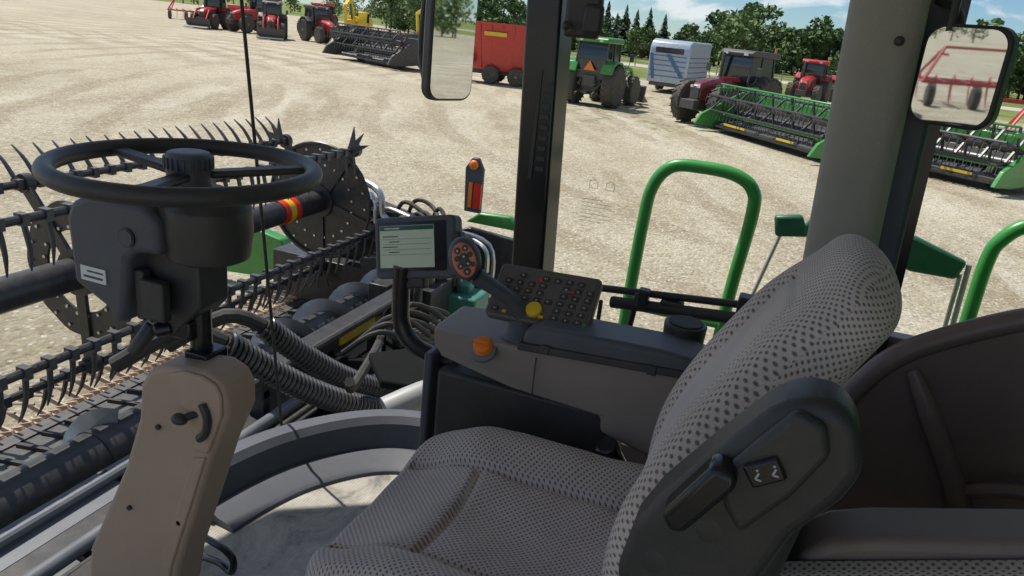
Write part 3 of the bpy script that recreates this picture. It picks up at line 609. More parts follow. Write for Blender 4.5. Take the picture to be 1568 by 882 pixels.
g=G(); g.prism([(3.60,1.80),(3.38,1.98),(3.12,1.75),(3.2,1.4),(3.65,1.5)],'z',1.47,1.52); g.beam((3.9,1.5,1.3),(4.4,2.9,.8),.08,.1); g.box((4.5,2.5,.62),(1.0,.5,.4)); g.box((3.8,2.55,.45),(1.2,.4,.35)); g.beam((4.0,2.1,.6),(5.2,2.9,1.0),.06,.08); g.out("black_platform",'blackfloor',fh,bevel=.01)
g=G(); g.tube([(3.3,2.05,1.35),(3.5,2.15,1.2),(4.0,2.3,1.2),(4.6,2.6,1.0)],.03,8,sm=5); g.tube([(4.2,2.1,1.2),(4.35,2.0,.9),(4.1,1.95,.6)],.04,8,sm=5)
for i in range(7): g.tube([(4.3+.12*i,2.75,.95),(4.4+.1*i,2.5,1.15+.03*(i%3)),(4.7+.1*i,2.35,1.0),(5.2,2.4+.05*i,.8)],.022,8,sm=5)
g.out("feeder_hoses",'rubber',fh)
g=G(); g.cyl((4.0,2.35,.8),(4.9,2.75,.95),.03); g.box((4.25,2.3,.9),(.12,.1,.08)); g.box((4.9,2.6,.9),(.15,.12,.1)); g.out("fittings",'steel',fh)
# ---------------------------------------------------------------- combine body / platform / wheel
cb=root("combine_body"); g=G(); g.box((1.0,-3.6,2.5),(3.0,5.0,2.6)); g.prism([(-6,3.8),(-1.2,3.8),(-.8,4.4),(-6.4,4.4)],'x',-.7,2.7); g.out("body_panels",'green',cb,bevel=.05); g=G(); g.box((1.0,-.6,1.55),(2.4,3.2,.8)); g.box((2.35,-.25,1.9),(.65,1.6,.05)); g.out("chassis",'dkgrey',cb)
a_,b_=G(),G()
for x in(-.75,2.75): wheel(a_,b_,(x,.15,1.0),1.0,.75,24,axis=(1,0,0))
a_.out("front_tyres",'tyre',cb); b_.out("front_rims",'yellow',cb)
g=G(); g.tube([(2.95,1.62,1.46),(3.15,1.45,1.53),(3.4,1.25,1.52),(3.6,1.0,1.4)],.07,16,sm=4); g.out("pale_fender_tube",'grey2',cb)
def rail(name,path,r=.0225,extra=()):
    t=root(name); g=G(); g.tube(path,r,14,sm=8)
    for a_,b_ in extra: g.cyl(a_,b_,r*.8,n=10)
    g.out("rail_tube",'greenrail',t)
rail("platform_handrail",[(2.6,.45,1.95),(2.6,.44,2.3),(2.6,.43,2.73),(2.6,.415,2.87),(2.6,.36,2.945),(2.6,.26,2.958),(2.6,.15,2.95),(2.6,.085,2.91),(2.6,.07,2.82),(2.6,.09,2.5),(2.6,.10,1.95)],extra=[((2.6,.44,2.42),(2.6,.10,2.42))])
rail("platform_handrail",[(2.6,-.64,1.95),(2.6,-.64,2.57),(2.6,-.64,2.80),(2.6,-.66,2.88),(2.6,-.73,2.94),(2.6,-.9,2.95),(2.6,-1.0,2.85),(2.6,-1.02,1.95)],extra=[((2.6,-.64,2.42),(2.6,-1.0,2.42))])
t=root("tank_side_shield"); g=G(); g.prism([(.0,2.76),(-.10,2.78),(-.14,2.70),(-.02,2.68)],'x',2.98,3.02); g.prism([(-.38,2.72),(-.44,2.78),(-.50,2.77),(-.68,2.71),(-.66,2.64),(-.5,2.64)],'x',2.98,3.02); g.prism([(-.10,2.70),(-.14,2.77),(-.44,2.76),(-.44,2.66)],'x',3.04,3.08); g.out("shield",'dkgreen',t,bevel=.012)
g=G(); g.cyl((3.0,-.04,2.70),(3.0,.02,2.40),.008); g.cyl((3.0,-.67,2.66),(3.0,-.68,2.2),.008); g.tube([(3.0,-.69,2.7),(3.0,-.7,2.4),(3.0,-.69,2.2)],.01,8); g.out("gas_struts",'steel',t)
# ---------------------------------------------------------------- CAB
cab=root("operator_cab")
sill=[(-.15,.2),(-.12,.8),(.05,1.12),(.5,1.25),(.95,1.29),(1.3,1.29),(1.60,1.21),(1.83,1.02),(1.91,.75),(1.92,.3),(1.92,-.4),(1.92,-1.0)]
g=G(); sp=catmull([(x,y,2.05) for x,y in sill],6); poly=[(p.x,p.y) for p in sp]+[(-.15,-1.0)]
g.prism(poly,'z',1.98,2.05); g.out("floor_mat",'floor',cab)
def sweep(path,sec):
    P=[Vector(p) for p in path]; vs=[];fs=[];m=len(sec)
    for i,p in enumerate(P):
        d=P[min(i+1,len(P)-1)]-P[max(i-1,0)]; d.z=0; d.normalize(); nrm=Vector((-d.y,d.x,0))
        for a_,b_ in sec: vs.append(p+nrm*a_+Vector((0,0,b_)))
    for i in range(len(P)-1): fs+=[(i*m+j,(i+1)*m+j,(i+1)*m+(j+1)%m,i*m+(j+1)%m) for j in range(m)]
    fs+=[tuple(range(m)),tuple(range(len(P)*m-1,(len(P)-1)*m-1,-1))]; return vs,fs
front=catmull([(x,y,2.05) for x,y in sill[2:]],8)
vs,fs=sweep([p for p in front if p.x>1.26],[(-.075,-.01),(-.07,.035),(-.055,.06),(-.045,.10),(-.025,.118),(.01,.122),(.04,.105),(.05,-.1),(-.075,-.1)]); g=G(); g.add(vs,fs); g.out("corner_sill",'navy',cab,sharp=30)
vs,fs=sweep([p for p in front if p.x>1.27 and p.y>.6],[(-.17,-.01),(-.165,.010),(-.15,.018),(-.11,.022),(-.085,.034),(-.076,.034),(-.076,-.01)]); g=G(); g.add(vs,fs); g.out("inner_sill_step",'navy',cab,sharp=30)
vs,fs=sweep([p for p in front if p.x<1.30],[(-.03,-.01),(-.03,.02),(.02,.035),(.03,.0),(.03,-.06),(-.03,-.06)]); g=G(); g.add(vs,fs); g.out("front_sill",'black',cab,sharp=50)
g=G(); g.prism([(1.86,.56),(1.95,.55),(1.965,.60),(1.95,.66),(1.87,.655)],'z',2.1,4.0)
o=g.out("right_front_pillar",'blackgloss',cab,bevel=.008); 
for v in o.data.vertices: v.co.y+=(v.co.z-2.73)*.045
g=G(); 
for i in range(9): g.box((1.862,.60,3.0+i*.027),(.006,.022,.012))
g.box((1.864,.625,3.11),(.004,.010,.28)); g.out("pillar_vents",'black',cab)
g=G(); n=24; vs=[]
zz=[2.05,2.6,3.0,3.4,3.8,4.0]
for z in zz:
    cyy=-.155+(z-2.95)*.05
    for i in range(n):
        q=2*math.pi*i/n; vs.append((1.80+math.copysign(abs(math.cos(q))**.7,math.cos(q))*.06,cyy+math.copysign(abs(math.sin(q))**.7,math.sin(q))*.075,z))
fs=[tuple(range(n)),tuple(range(len(zz)*n-1,(len(zz)-1)*n-1,-1))]
for k in range(len(zz)-1): fs+=[(k*n+i,(k+1)*n+i,(k+1)*n+(i+1)%n,k*n+(i+1)%n) for i in range(n)]
g.add(vs,fs); g.out("rear_pillar_trim",'pillar',cab)
g=G(); g.ball((1.736,-.160,3.395),(.006,.010,.010),12); g.out("pillar_screw",'black',cab)
g=G(); g.beam((1.85,-.285,2.05),(1.85,-.20,4.0),.06,.07,up=(0,1,0)); g.out("rear_pillar_seal",'navy',cab,bevel=.012)
g=G(); g.beam((1.87,-.325,2.05),(1.87,-.25,4.0),.02,.03,up=(0,1,0)); g.out("rear_glass_edge",'blackgloss',cab)
g=G(); g.cyl((1.645,1.25,2.1),(1.49,1.30,3.95),.0045,n=8); g.out("windshield_seam",'rubber',cab)
g=G(); g.prism([(x,y) for x,y in [(-.2,-1.0),(-.2,1.9),(.2,2.28),(1.0,2.48),(1.75,2.25),(2.2,1.6),(2.2,-1.0)]],'z',3.98,4.15); g.out("roof",'roof',cab,bevel=.03)  # out-of-view roof; front and right overhang extended to keep sun off the floor
g=G(); g.box((.95,-1.0,2.5),(1.9,.05,.9)); g.beam((.0,-1.0,2.9),(.0,-1.0,4.0),.08,.08,up=(0,1,0)); g.beam((1.9,-1.0,2.9),(1.9,-1.0,4.0),.08,.08,up=(0,1,0)); g.beam((-.16,.75,2.05),(-.16,.72,4.0),.08,.08,up=(0,1,0)); g.box((1.93,-.2,2.15),(.04,1.6,.2)); g.box((1.9,-.65,2.66),(.06,.7,.16)); g.out("rear_wall",'brown',cab,bevel=.01)
g=G(); g.box((1.86,.53,3.385),(.03,.09,.10)); g.box((1.84,.50,3.38),(.02,.05,.07)); g.cyl((1.83,.555,3.36),(1.80,.555,3.36),.012); g.out("pillar_bracket",'black',cab,bevel=.012)
g=G(); g.cyl((1.88,.40,2.705),(1.88,-.02,2.745),.010); g.cyl((1.86,.36,2.68),(1.86,-.04,2.715),.016); g.box((1.87,.20,2.70),(.04,.06,.03)); g.box((1.87,-.01,2.745),(.05,.10,.05)); g.box((1.86,.275,2.71),(.035,.03,.05)); g.cyl((1.86,.385,2.68),(1.86,.385,2.62),.006); g.cyl((1.86,.29,2.72),(1.86,.30,2.60),.008); g.out("window_latch_bar",'black',cab,bevel=.005)
# ---------------------------------------------------------------- mirrors
def mirror(name,c,wd,ht,az_n,tilt=0,arm=None,hmat='black',roll=0):
    t=root(name); az_n=R(az_n); n=Vector((math.cos(az_n),math.sin(az_n),0)); u=Vector((0,0,1)).cross(n); 
    Mx=Matrix((u,Vector((0,0,1)),n)).transposed().to_4x4()@Matrix.Rotation(R(tilt),4,'X'); Mx.translation=Vector(c)
    def rr(w,h,r,k=6):
        out=[]
        for sx,sy,a0 in((1,1,0),(-1,1,90),(-1,-1,180),(1,-1,270)):
            for i in range(k+1):
                q=R(a0+90*i/k); out.append((sx*(w/2-r)+math.cos(q)*r,sy*(h/2-r)+math.sin(q)*r))
        return out
    e=min(.05,wd*.2); bz=wd*.085
    g=G(); g.M=Mx; g.prism(rr(wd,ht,wd*.22),'z',-e,0); g.out("housing",hmat,t,bevel=wd*.04)
    g=G(); g.M=Mx; g.prism(rr(wd-bz,ht-bz,wd*.2),'z',.001,.003); g.out("glass",'mirror',t)
    if arm:
        g=G(); 
        for a_ in arm: g.tube(a_,.014 if wd>.2 else .008,10,sm=6)
        g.out("arm",'black',t)
mirror("side_mirror",(3.02,1.415,3.27),.26,.52,-112,arm=[[(3.02,1.45,3.6),(3.0,1.6,3.65),(2.4,1.4,3.8),(1.9,1.2,3.95)],[(3.06,1.55,3.05),(3.08,1.60,3.2),(3.06,1.58,3.5),(3.0,1.56,3.65)]])
mirror("cab_mirror",(1.69,-.272,3.340),.160,.190,146,tilt=1.5,arm=[[(1.71,-.24,3.42),(1.73,-.24,3.5),(1.76,-.24,3.6)],[(1.71,-.26,3.42),(1.75,-.25,3.46),(1.82,-.22,3.48)]])
# ---------------------------------------------------------------- steering
stg=root("steering_column")
cx,cyw=.952,.905
g=G(); g.lathe((cx,.895,2.99),(0,0,1),[(0,.045),(.0,.058),(.012,.064),(-.0+.05,.062),(.055,.05),(.056,.02)],32)
g.lathe((cx,.87,2.93),(0,0,1),[(0,.055),(.005,.066),(.05,.072),(.09,.070),(.105,.060),(.11,.03)],36); g.out("column_collar",'black',stg,bevel=.002)
g=G(); g.prism([(1.095,2.86),(1.10,2.975),(1.085,3.005),(1.04,3.025),(.93,3.025),(.90,3.00),(.90,2.945),(.95,2.94),(.97,2.925),(.985,2.83),(1.0,2.80),(1.03,2.83)],'x',.875,1.0); g.out("tilt_housing",'navy',stg,bevel=.012,seg=3)
g=G(); g.prism([(.985,2.95),(.90,2.94),(.86,2.93),(.86,2.85),(.93,2.78),(.985,2.83)],'x',.915,.985); g.box((.90,.965,2.86),(.02,.02,.09)); g.cyl((.93,.98,2.79),(.90,1.0,2.74),.014,n=10); g.box((.89,.93,2.86),(.02,.05,.07)); g.out("lower_bracket",'black',stg,bevel=.006)
g=G(); g.cyl((.872,.965,2.965),(.878,.965,2.965),.0165,n=28); g.out("emblem_button",'black',stg)
g=G(); g.cyl((.8705,.965,2.965),(.8725,.965,2.965),.0135,n=28); g.out("emblem_inner",'navy',stg)
g=G(); g.box((.8735,1.045,2.885),(.002,.055,.026)); g.out("label",'white',stg)
g=G(); g.box((.8723,1.04,2.890),(.001,.035,.003)); g.box((.8723,1.045,2.880),(.001,.042,.004)); g.out("label_print",'navy',stg)
g=G(); prof=[(0,.026)]
for i in range(9): prof+=[(.006+i*.009,.034-i*.0004),(.0105+i*.009,.028)]
prof+=[(.088,.026)]; g.lathe((cx,.895,2.845),(0,0,1),prof,28); g.out("bellows",'rubber',stg,sharp=60)
g=G(); g.cyl((cx,.895,2.70),(cx,.895,2.86),.019,n=20); g.box((cx-.01,.91,2.80),(.05,.045,.035)); g.cyl((cx-.03,.93,2.80),(cx-.05,.95,2.795),.013); g.box((cx,.885,2.735),(.055,.05,.05)); g.out("shaft",'blackgloss',stg,bevel=.004)
g=G()
ped=[(.975,2.69),(.955,2.725),(.92,2.745),(.83,2.755),(.80,2.745),(.785,2.72),(.785,2.68),(.82,2.60),(.915,2.32),(.965,2.06),(1.20,2.06),(1.155,2.20),(1.14,2.28),(1.03,2.50),(.985,2.62)]
g.prism(ped,'x',.885,.965); g.out("pedestal",'tan',stg,bevel=.012,seg=3)
g=G(); g.prism([(.90,2.735),(.87,2.748),(.83,2.749),(.803,2.74),(.792,2.72),(.792,2.685),(.825,2.60),(.855,2.60),(.862,2.66),(.885,2.70)],'x',.879,.887); g.prism([(.86,2.58),(.832,2.59),(.925,2.32),(.97,2.09),(.995,2.09),(.945,2.34)],'x',.880,.887); g.out("pedestal_cover",'tan',stg,bevel=.004)
g=G(); g.tube([(.876,.828,2.70),(.876,.818,2.675),(.876,.824,2.645),(.876,.838,2.63)],.0075,8,sm=4); g.cyl((.89,.84,2.675),(.862,.862,2.668),.0065); g.ball((.862,.865,2.667),(.012,.016,.010),12)
for y,z in((.935,2.62),(1.02,2.42),(.90,2.43)): g.cyl((.880,y,z),(.886,y,z),.005,n=12)
g.out("tilt_lever",'black',stg)
sw=root("steering_wheel"); g=G(); n=72
g.tube([(cx-.004+math.cos(2*math.pi*i/n)*.2,cyw+math.sin(2*math.pi*i/n)*.2,3.078) for i in range(n)],.0145,16,closed=True); g.out("rim",'black',sw)
g=G(); 
for q in(200,320,80):
    d=Vector((math.cos(R(q)),math.sin(R(q)),0)); g.beam(Vector((cx,cyw,3.068))+d*.03,Vector((cx,cyw,3.075))+d*.195,.032,.012)
g.out("spokes",'black',sw,bevel=.005)
g=G(); g.lathe((cx,cyw,3.045),(0,0,1),[(0,.02),(0,.034),(.035,.036),(.05,.037),(.058,.033),(.06,.028),(.060,.01)],32); g.cyl((cx,cyw,2.99),(cx,cyw,3.05),.024,n=20)
for i in range(24):
    q=2*math.pi*i/24; g.box((cx+math.cos(q)*.037,cyw+math.sin(q)*.037,3.088),(.004,.004,.018),(0,0,q))
g.out("hub",'navy',sw)
pd=root("floor_pedal"); g=G(); g.tube([(1.16,1.12,2.06),(1.12,1.08,2.11),(1.09,1.0,2.145),(1.075,.955,2.15),(1.07,.945,2.19),(1.075,.975,2.205),(1.09,1.04,2.20)],.008,10,sm=5); g.out("hoop",'blackgloss',pd)
wp=root("windshield_wiper"); g=G(); g.beam((1.15,1.95,1.85),(.85,1.72,1.98),.03,.05); g.cyl((.85,1.72,1.98),(.2,1.75,2.3),.008); g.cyl((1.15,1.9,1.9),(1.2,1.95,1.8),.03); g.out("arm",'dkgrey',wp,bevel=.005)
# ---------------------------------------------------------------- seat
seat=root("operator_seat")
def gridmesh(name,fn,nu,nv,mat,parent,uvs):
    vs=[];uv=[]
    for j in range(nv+1):
        for i in range(nu+1):
            u,v=i/nu,j/nv; vs.append(fn(u,v)); uv.append(uvs(u,v))
    fs=[(j*(nu+1)+i,j*(nu+1)+i+1,(j+1)*(nu+1)+i+1,(j+1)*(nu+1)+i) for j in range(nv) for i in range(nu)]
    me=bpy.data.meshes.new(name); me.from_pydata(vs,[],fs); l=me.uv_layers.new(name="UVMap")
    for p in me.polygons:
        for li in p.loop_indices: l.data[li].uv=uv[me.loops[li].vertex_index]
    me.polygons.foreach_set("use_smooth",[True]*len(me.polygons)); 
    for mt in(mat if isinstance(mat,list) else [mat]): me.materials.append(M[mt])
    o=bpy.data.objects.new(name,me); sc.collection.objects.link(o); o.parent=parent; return o
def gauss(d,w): return math.exp(-(d/w)**2)
def sstep(a,b,x): t=max(0,min(1,(x-a)/(b-a))); return t*t*(3-2*t)
CX,CY=1.035,.325; HX,HY=.275,.285
def cush(u,v):
    q=2*math.pi*u; c,s_=math.cos(q),math.sin(q); e=.42
    ex=math.copysign(abs(c)**e,c); ey=math.copysign(abs(s_)**e,s_)
    if v<.7: rr=v/.7*.92; z=0
    else:
        t=(v-.7)/.3*math.pi*.5*1.25; rr=.92+.08*math.sin(min(t,math.pi)); z=-(1-math.cos(t))*.062
    x=ex*rr; y=ey*rr
    X=CX+x*HX*(1-.05*(y>0)*y); Y=CY+y*HY
    bol=sstep(.42,.8,abs(x))*.040-sstep(.85,1,abs(x))*.022
    top=2.535+bol-.055*sstep(.35,1,y)+.012*sstep(-.5,-1,y)-.02*(1-sstep(0,.5,abs(x)))*(1-abs(y))
    seam=0
    if y<.9:
        seam+=gauss(abs(x)-.5-.05*max(0,y),.028)
        seam+=gauss(y-.34-.10*abs(x)**2,.026)*(1 if abs(x)<.52 else .0)
    top-=.014*min(1,seam)
    top+=.0025*math.sin(X*31+Y*17)*math.sin(Y*43-X*11)
    return (X,Y,top+z)
def cush_uv(u,v):
    p=cush(u,v); return (p[0],p[1]+(2.5-p[2])*(.6))
gridmesh("cushion",cush,220,110,'fab1',seat,cush_uv)
g=G(); g.prism([(.02,2.44),(.02,2.36),(.55,2.36),(.60,2.42)],'x',.80,1.27); g.prism([(.1,2.36),(.5,2.36),(.45,2.05),(.15,2.05)],'x',.88,1.2); g.out("seat_base",'black',seat,bevel=.02)
path=[(.080,2.40),(.095,2.46),(.11,2.58),(.115,2.70),(.085,2.82),(.02,2.94),(-.035,3.04),(-.075,3.11),(-.105,3.15)]
pc=catmull([(0,y,z) for y,z in path],8)
def bp0(t):
    x=max(0,min(1,t))*(len(pc)-1); k=min(int(x),len(pc)-2); 
    if t>1: return pc[-1]+(pc[-1]-pc[-4])*(t-1)*len(pc)/3
    return pc[k].lerp(pc[k+1],x-k)
def bp_(t): return sum((bp0(t+d*.016) for d in range(-6,7)),Vector((0,0,0)))/13
def bpath(t): return bp_(t),(bp_(t+.07)-bp_(t-.07)).normalized()
def interp(pts,t):
    for (a,x),(b_,y) in zip(pts,pts[1:]):
        if t<=b_: return x+(y-x)*(t-a)/(b_-a)
    return pts[-1][1]
def bw(t):
    f=lambda s: interp([(-1,.20),(.05,.20),(.3,.225),(.5,.225),(.65,.205),(.8,.175),(1.2,.145)],s)
    w_=sum(f(t+d*.02) for d in range(-5,6))/11
    if t>.84: w_*=math.sqrt(max(0,1-((t-.84)/.16)**2.4))
    return max(w_,.0005)
def bth(t): 
    th=.125-.03*t
    if t>.88: th*=math.sqrt(max(0,1-((t-.88)/.12)**2))
    return max(th,.0005)
def tmap(v): return 1-(1-v)**1.25
def back(u,v):
    t=tmap(v); p,d=bpath(t); nrm=Vector((0,d.z,-d.y)); 
    if nrm.y<0: nrm=-nrm
    q=2*math.pi*u; c,s_=math.cos(q),math.sin(q)
    ex=math.copysign(abs(c)**.72,c); ey=math.copysign(abs(s_)**.8,s_)
    w_=bw(t); th=bth(t); th0=.125-.03*t
    x=ex*w_; yy=-th0/2+ey*th/2
    if ey>0:
        a=abs(ex); k=1-sstep(.68,.88,t); bol=(sstep(.45,.8,a)*.022-sstep(.85,1,a)*.016)*k
        seam=gauss(ex-.56,.03)*(1-sstep(.72,.78,t))+gauss(ex+.30,.03)*(1-sstep(.74,.80,t))+gauss(t-.74-.04*(1-a*a),.012)*(1 if -.30<ex<.56 else 0)
        yy+=(bol-.008*min(1,seam))*min(1,ey*3)
    P=p+nrm*yy; return (1.04+x-.03*t,P.y,P.z)
NU,NV=220,150
bo=gridmesh("backrest",back,NU,NV,['fab2','fab3'],seat,lambda u,v:(0,0))
me=bo.data; l=me.uv_layers[0]
for p in me.polygons:
    iu=(p.vertices[0]%(NU+1))/NU; side=abs(math.cos(2*math.pi*iu))>.95
    for li in p.loop_indices:
        idx=me.loops[li].vertex_index; c=me.vertices[idx].co; ivv=tmap((idx//(NU+1))/NV)
        l.data[li].uv=((c.y*1.2+c.z*.3) if side else c.x, ivv*.80)
    ivc=tmap((p.vertices[0]//(NU+1))/NV); q=2*math.pi*iu
    ex=math.copysign(abs(math.cos(q))**.72,math.cos(q))
    if math.sin(q)>0 and -.30<ex<.56 and ivc<.74+.04*(1-ex*ex): p.material_index=1
g=G(); g.prism([(-.02,2.45),(-.03,2.6),(-.035,2.75),(-.07,2.84),(-.12,2.84),(-.10,2.7),(-.08,2.45)],'x',.86,1.2); g.out("back_shell",'black',seat,bevel=.02)
arm=[(.085,2.775),(.075,2.84),(.055,2.885),(.01,2.955),(-.035,3.02),(-.06,3.042),(-.095,3.045),(-.118,3.025),(-.132,2.98),(-.12,2.945),(-.085,2.89),(-.06,2.81),(-.035,2.74),(.06,2.74)]
g=G(); g.prism(sc_(arm,.95),'x',.665,.735); g.out("armrest_pad",'black',seat,bevel=.018,seg=4)
g=G(); g.prism(sc_([(-.015,2.895),(-.035,2.87),(-.075,2.93),(-.10,2.985),(-.09,3.015),(-.06,3.025),(-.03,2.98),(.0,2.93)],.92),'x',.652,.668); g.out("armrest_panel",'black',seat,bevel=.007,seg=3)
g=G(); g.prism(sc_([(.048,2.87),(.005,2.945),(-.02,2.94),(-.022,2.925),(.02,2.855),(.035,2.852)],.90),'x',.632,.668); g.out("armrest_latch",'blackgloss',seat,bevel=.008,seg=3)
g=G(); g.box((.6485,-.041,2.985),(.006,.034,.024),(R(-35),0,0)); g.out("lumbar_switch",'blackgloss',seat,bevel=.003)
g=G()
for dy in(-.009,.007):
    c=Vector((.645,-.041+dy*.85,2.985-dy*.55)); g.box(c,(.0015,.0018,.007),(R(15),0,0)); g.box(c+Vector((0,-.002,-.0035)),(.0015,.005,.0016)); g.ball(c+Vector((0,.001,.0055)),(.001,.0014,.0014),8)
g.out("switch_icons",'icon',seat)
g=G(); 
for y,z in((.045,2.80),(-.005,2.86)): g.lathe((.668,y*.93,3.35-(3.35-z)*.93),(-1,0,0),[(0,.014),(.003,.013),(.0035,.011)],20)
g.out("armrest_caps",'black',seat)
g=G(); g.box((1.31,.19,2.50),(.05,.10,.07)); g.tube([(1.31,.22,2.58),(1.32,.20,2.54),(1.31,.15,2.48)],.025,12,sm=4); g.box((1.30,.24,2.47),(.04,.09,.03),(R(20),0,0)); g.out("seatbelt_buckle",'blackgloss',seat,bevel=.006)
# ---------------------------------------------------------------- console
con=root("armrest_console")
body=[(.665,2.685),(.655,2.70),(.60,2.705),(.42,2.715),(.09,2.745),(.07,2.735),(.085,2.66),(.12,2.55),(.15,2.545),(.245,2.57),(.25,2.605),(.45,2.615),(.63,2.635),(.66,2.65)]
g=G(); g.prism(body,'x',1.365,1.56); o=g.out("console_body",'consolebody',con,bevel=.014,seg=3)
for v in o.data.vertices:
    if v.co.x<1.4 and v.co.y>.6: v.co.x+= (v.co.y-.6)*.8
g=G(); g.box((1.47,.43,2.36),(.15,.42,.48)); g.out("console_pedestal",'black',con,bevel=.01)
g=G(); g.box((1.455,.665,2.40),(.12,.02,.46)); g.out("pedestal_cover",'navy',con,bevel=.006)
g=G(); g.prism([(.435,2.725),(.43,2.76),(.40,2.775),(.14,2.785),(.085,2.78),(.07,2.755),(.09,2.74)],'x',1.355,1.47); g.out("armrest_lid",'navy',con,bevel=.012,seg=3)
g=G(); g.prism([(.44,2.715),(.44,2.732),(.07,2.758),(.07,2.742)],'x',1.349,1.475); g.box((1.350,.16,2.742),(.006,.02,.02)); g.box((1.350,.38,2.73),(.006,.02,.02)); g.out("lid_base",'black',con,bevel=.004)
g=G(); g.cyl((1.50,.125,2.745),(1.50,.125,2.80),.042,.045,n=28); g.out("cup_holder",'black',con,bevel=.004)
g=G(); g.cyl((1.50,.125,2.801),(1.50,.125,2.803),.036,n=28); g.out("cup_well",'rubber',con)
g=G(); g.box((1.362,.40,2.66),(.002,.002,.085)); g.out("console_seam",'black',con)
g=G(); g.lathe((1.372,.52,2.685),(-.75,.1,.65),[(0,.029),(.008,.028),(.010,.017)],28); g.out("dial_body",'grey',con)
g=G(); g.lathe((1.3705,.521,2.692),(-.6,.1,.8),[(.002,.023),(.016,.020),(.018,.012)],28); g.box((1.356,.522,2.711),(.006,.034,.008),(0,R(-35),0)); g.out("hazard_dial",'orange',con,bevel=.001)
js=root("joystick"); g=G(); g.lathe((1.43,.455,2.71),(0,.2,1),[(0,.05),(.01,.05),(.025,.036),(.045,.027),(.05,.02)],28); g.tube([(1.43,.455,2.74),(1.41,.475,2.79),(1.385,.515,2.825),(1.365,.55,2.85)],[.022,.018,.016,.02],14,sm=5)
fr=frame((1.352,.575,2.885),(CR*1.0),(CU*.97-F*.15)); 
g.M=fr@Matrix.Rotation(R(14),4,'Z'); g.ball((0,0,-.012),(.034,.047,.026),24); g.M=None; g.out("grip",'navy',js)
g=G(); g.M=fr@Matrix.Rotation(R(14),4,'Z'); g.prism([(math.cos(2*math.pi*i/28)*.024,math.sin(2*math.pi*i/28)*.037) for i in range(28)],'z',.006,.0125); g.out("button_plate",'salmon',js,bevel=.003)
g=G(); g.M=fr@Matrix.Rotation(R(14),4,'Z')
for x,y,r in((-.009,.022,.0068),(.008,.024,.0068),(-.013,.006,.006),(.001,.008,.0072),(.014,.009,.006),(-.010,-.010,.007),(.006,-.008,.007),(0,-.024,.008),(.015,-.012,.005)): g.cyl((x,y,.010),(x,y,.016),r,n=14)
g.out("buttons",'black',js,bevel=.001)
g=G(); g.M=fr@Matrix.Rotation(R(14),4,'Z')
for x,y in((-.009,.022),(.008,.024),(.001,.008),(-.010,-.010),(.006,-.008),(0,-.024)): g.box((x,y,.0165),(.0045,.0015,.0008)); g.box((x,y,.0165),(.0015,.005,.0008))
g.out("button_icons",'white',js)
kp=root("control_keypad"); BL=Vector((1.40,.541,2.758)); BRr=Vector((1.40,.309,2.768)); TL=Vector((1.50,.560,2.845))
u=(BRr-BL).normalized(); vv=(TL-BL); fm=frame(BL,u,vv); W_=(BRr-BL).length; H_=vv.length
def rrect(x0,y0,x1,y1,r,k=4):
    out=[]
    for cx_,cy_,a0 in((x1-r,y1-r,0),(x0+r,y1-r,90),(x0+r,y0+r,180),(x1-r,y0+r,270)):
        for i in range(k+1): q=R(a0+90*i/k); out.append((cx_+math.cos(q)*r,cy_+math.sin(q)*r))
    return out
g=G(); g.M=fm; g.prism(rrect(0,0,W_,H_,.012),'z',-.022,0); g.out("panel",'panelplastic',kp,bevel=.004)
g=G(); g.M=fm; g.prism(rrect(.01,.008,W_-.01,H_-.008,.01),'z',.0005,.002); g.out("face",'panelplastic',kp)
g=G(); g.M=fm; gw=G(); gw.M=fm; random.seed(3)
for i in range(8):
    for j in range(6):
        if (i in(1,2,3,4) and j<2) or (i,j) in((7,5),(0,5),(0,1),(4,3),(4,4),(2,5)): continue
        x=.022+i*.0265+(.002*j); y=.016+j*.0185; g.prism(rrect(x-.0085,y-.0062,x+.0085,y+.0062,.003,2),'z',.002,.0045)
        k=random.randint(0,3)
        if k==0: gw.box((x,y,.0048),(.006,.0013,.0006)); gw.box((x,y+.002,.0048),(.0013,.004,.0006))
        elif k==1: gw.box((x-.002,y,.0048),(.002,.004,.0006)); gw.box((x+.002,y,.0048),(.0013,.003,.0006))
        elif k==2: gw.cyl((x,y,.0046),(x,y,.0051),.0021,n=8)
        else: gw.box((x,y,.0048),(.004,.001,.0006)); gw.box((x,y-.0025,.0048),(.005,.001,.0006))
g.out("keys",'black',kp,bevel=.0008,seg=1); gw.out("key_icons",'icon',kp)
g=G(); g.M=fm; g.lathe((.108,.028,.002),(0,0,1),[(0,.018),(.008,.017),(.010,.012)],24); g.box((.127,.014,.004),(.012,.006,.003)); g.box((.045,.012,.0045),(.008,.006,.003)); g.box((.075,.008,.0045),(.010,.006,.004)); g.out("yellow_switch",'yellow',kp)
g=G(); g.M=fm; g.prism([(.094,.098),(.108,.098),(.101,.110)],'z',.0047,.0056); g.box((.175,.085,.0052),(.012,.005,.001)); g.out("hazard_symbol",'redlens',kp)
g=G(); g.M=fm; g.box((.163,.085,.0052),(.012,.006,.001)); g.out("blue_symbol",'blue',kp); g=G(); g.M=fm; g.cyl((.222,.012,.002),(.222,.012,.005),.005,n=16); g.out("green_cap",'green',kp)
mo=root("touchscreen_monitor"); o_=Vector((1.45,.838,2.757)); u=(Vector((1.445,.635,2.805))-o_); v=(Vector((1.485,.86,2.895))-o_); fm=frame(o_,u,v); W_,H_=.212,.143
g=G(); g.M=fm; g.prism(rrect(0,0,W_,H_,.014),'z',-.04,0); g.out("housing",'navy',mo,bevel=.006,seg=3)
g=G(); g.M=fm; g.prism(rrect(.010,.018,W_-.022,H_-.012,.004),'z',.0005,.0015); g.out("bezel",'blackgloss',mo)
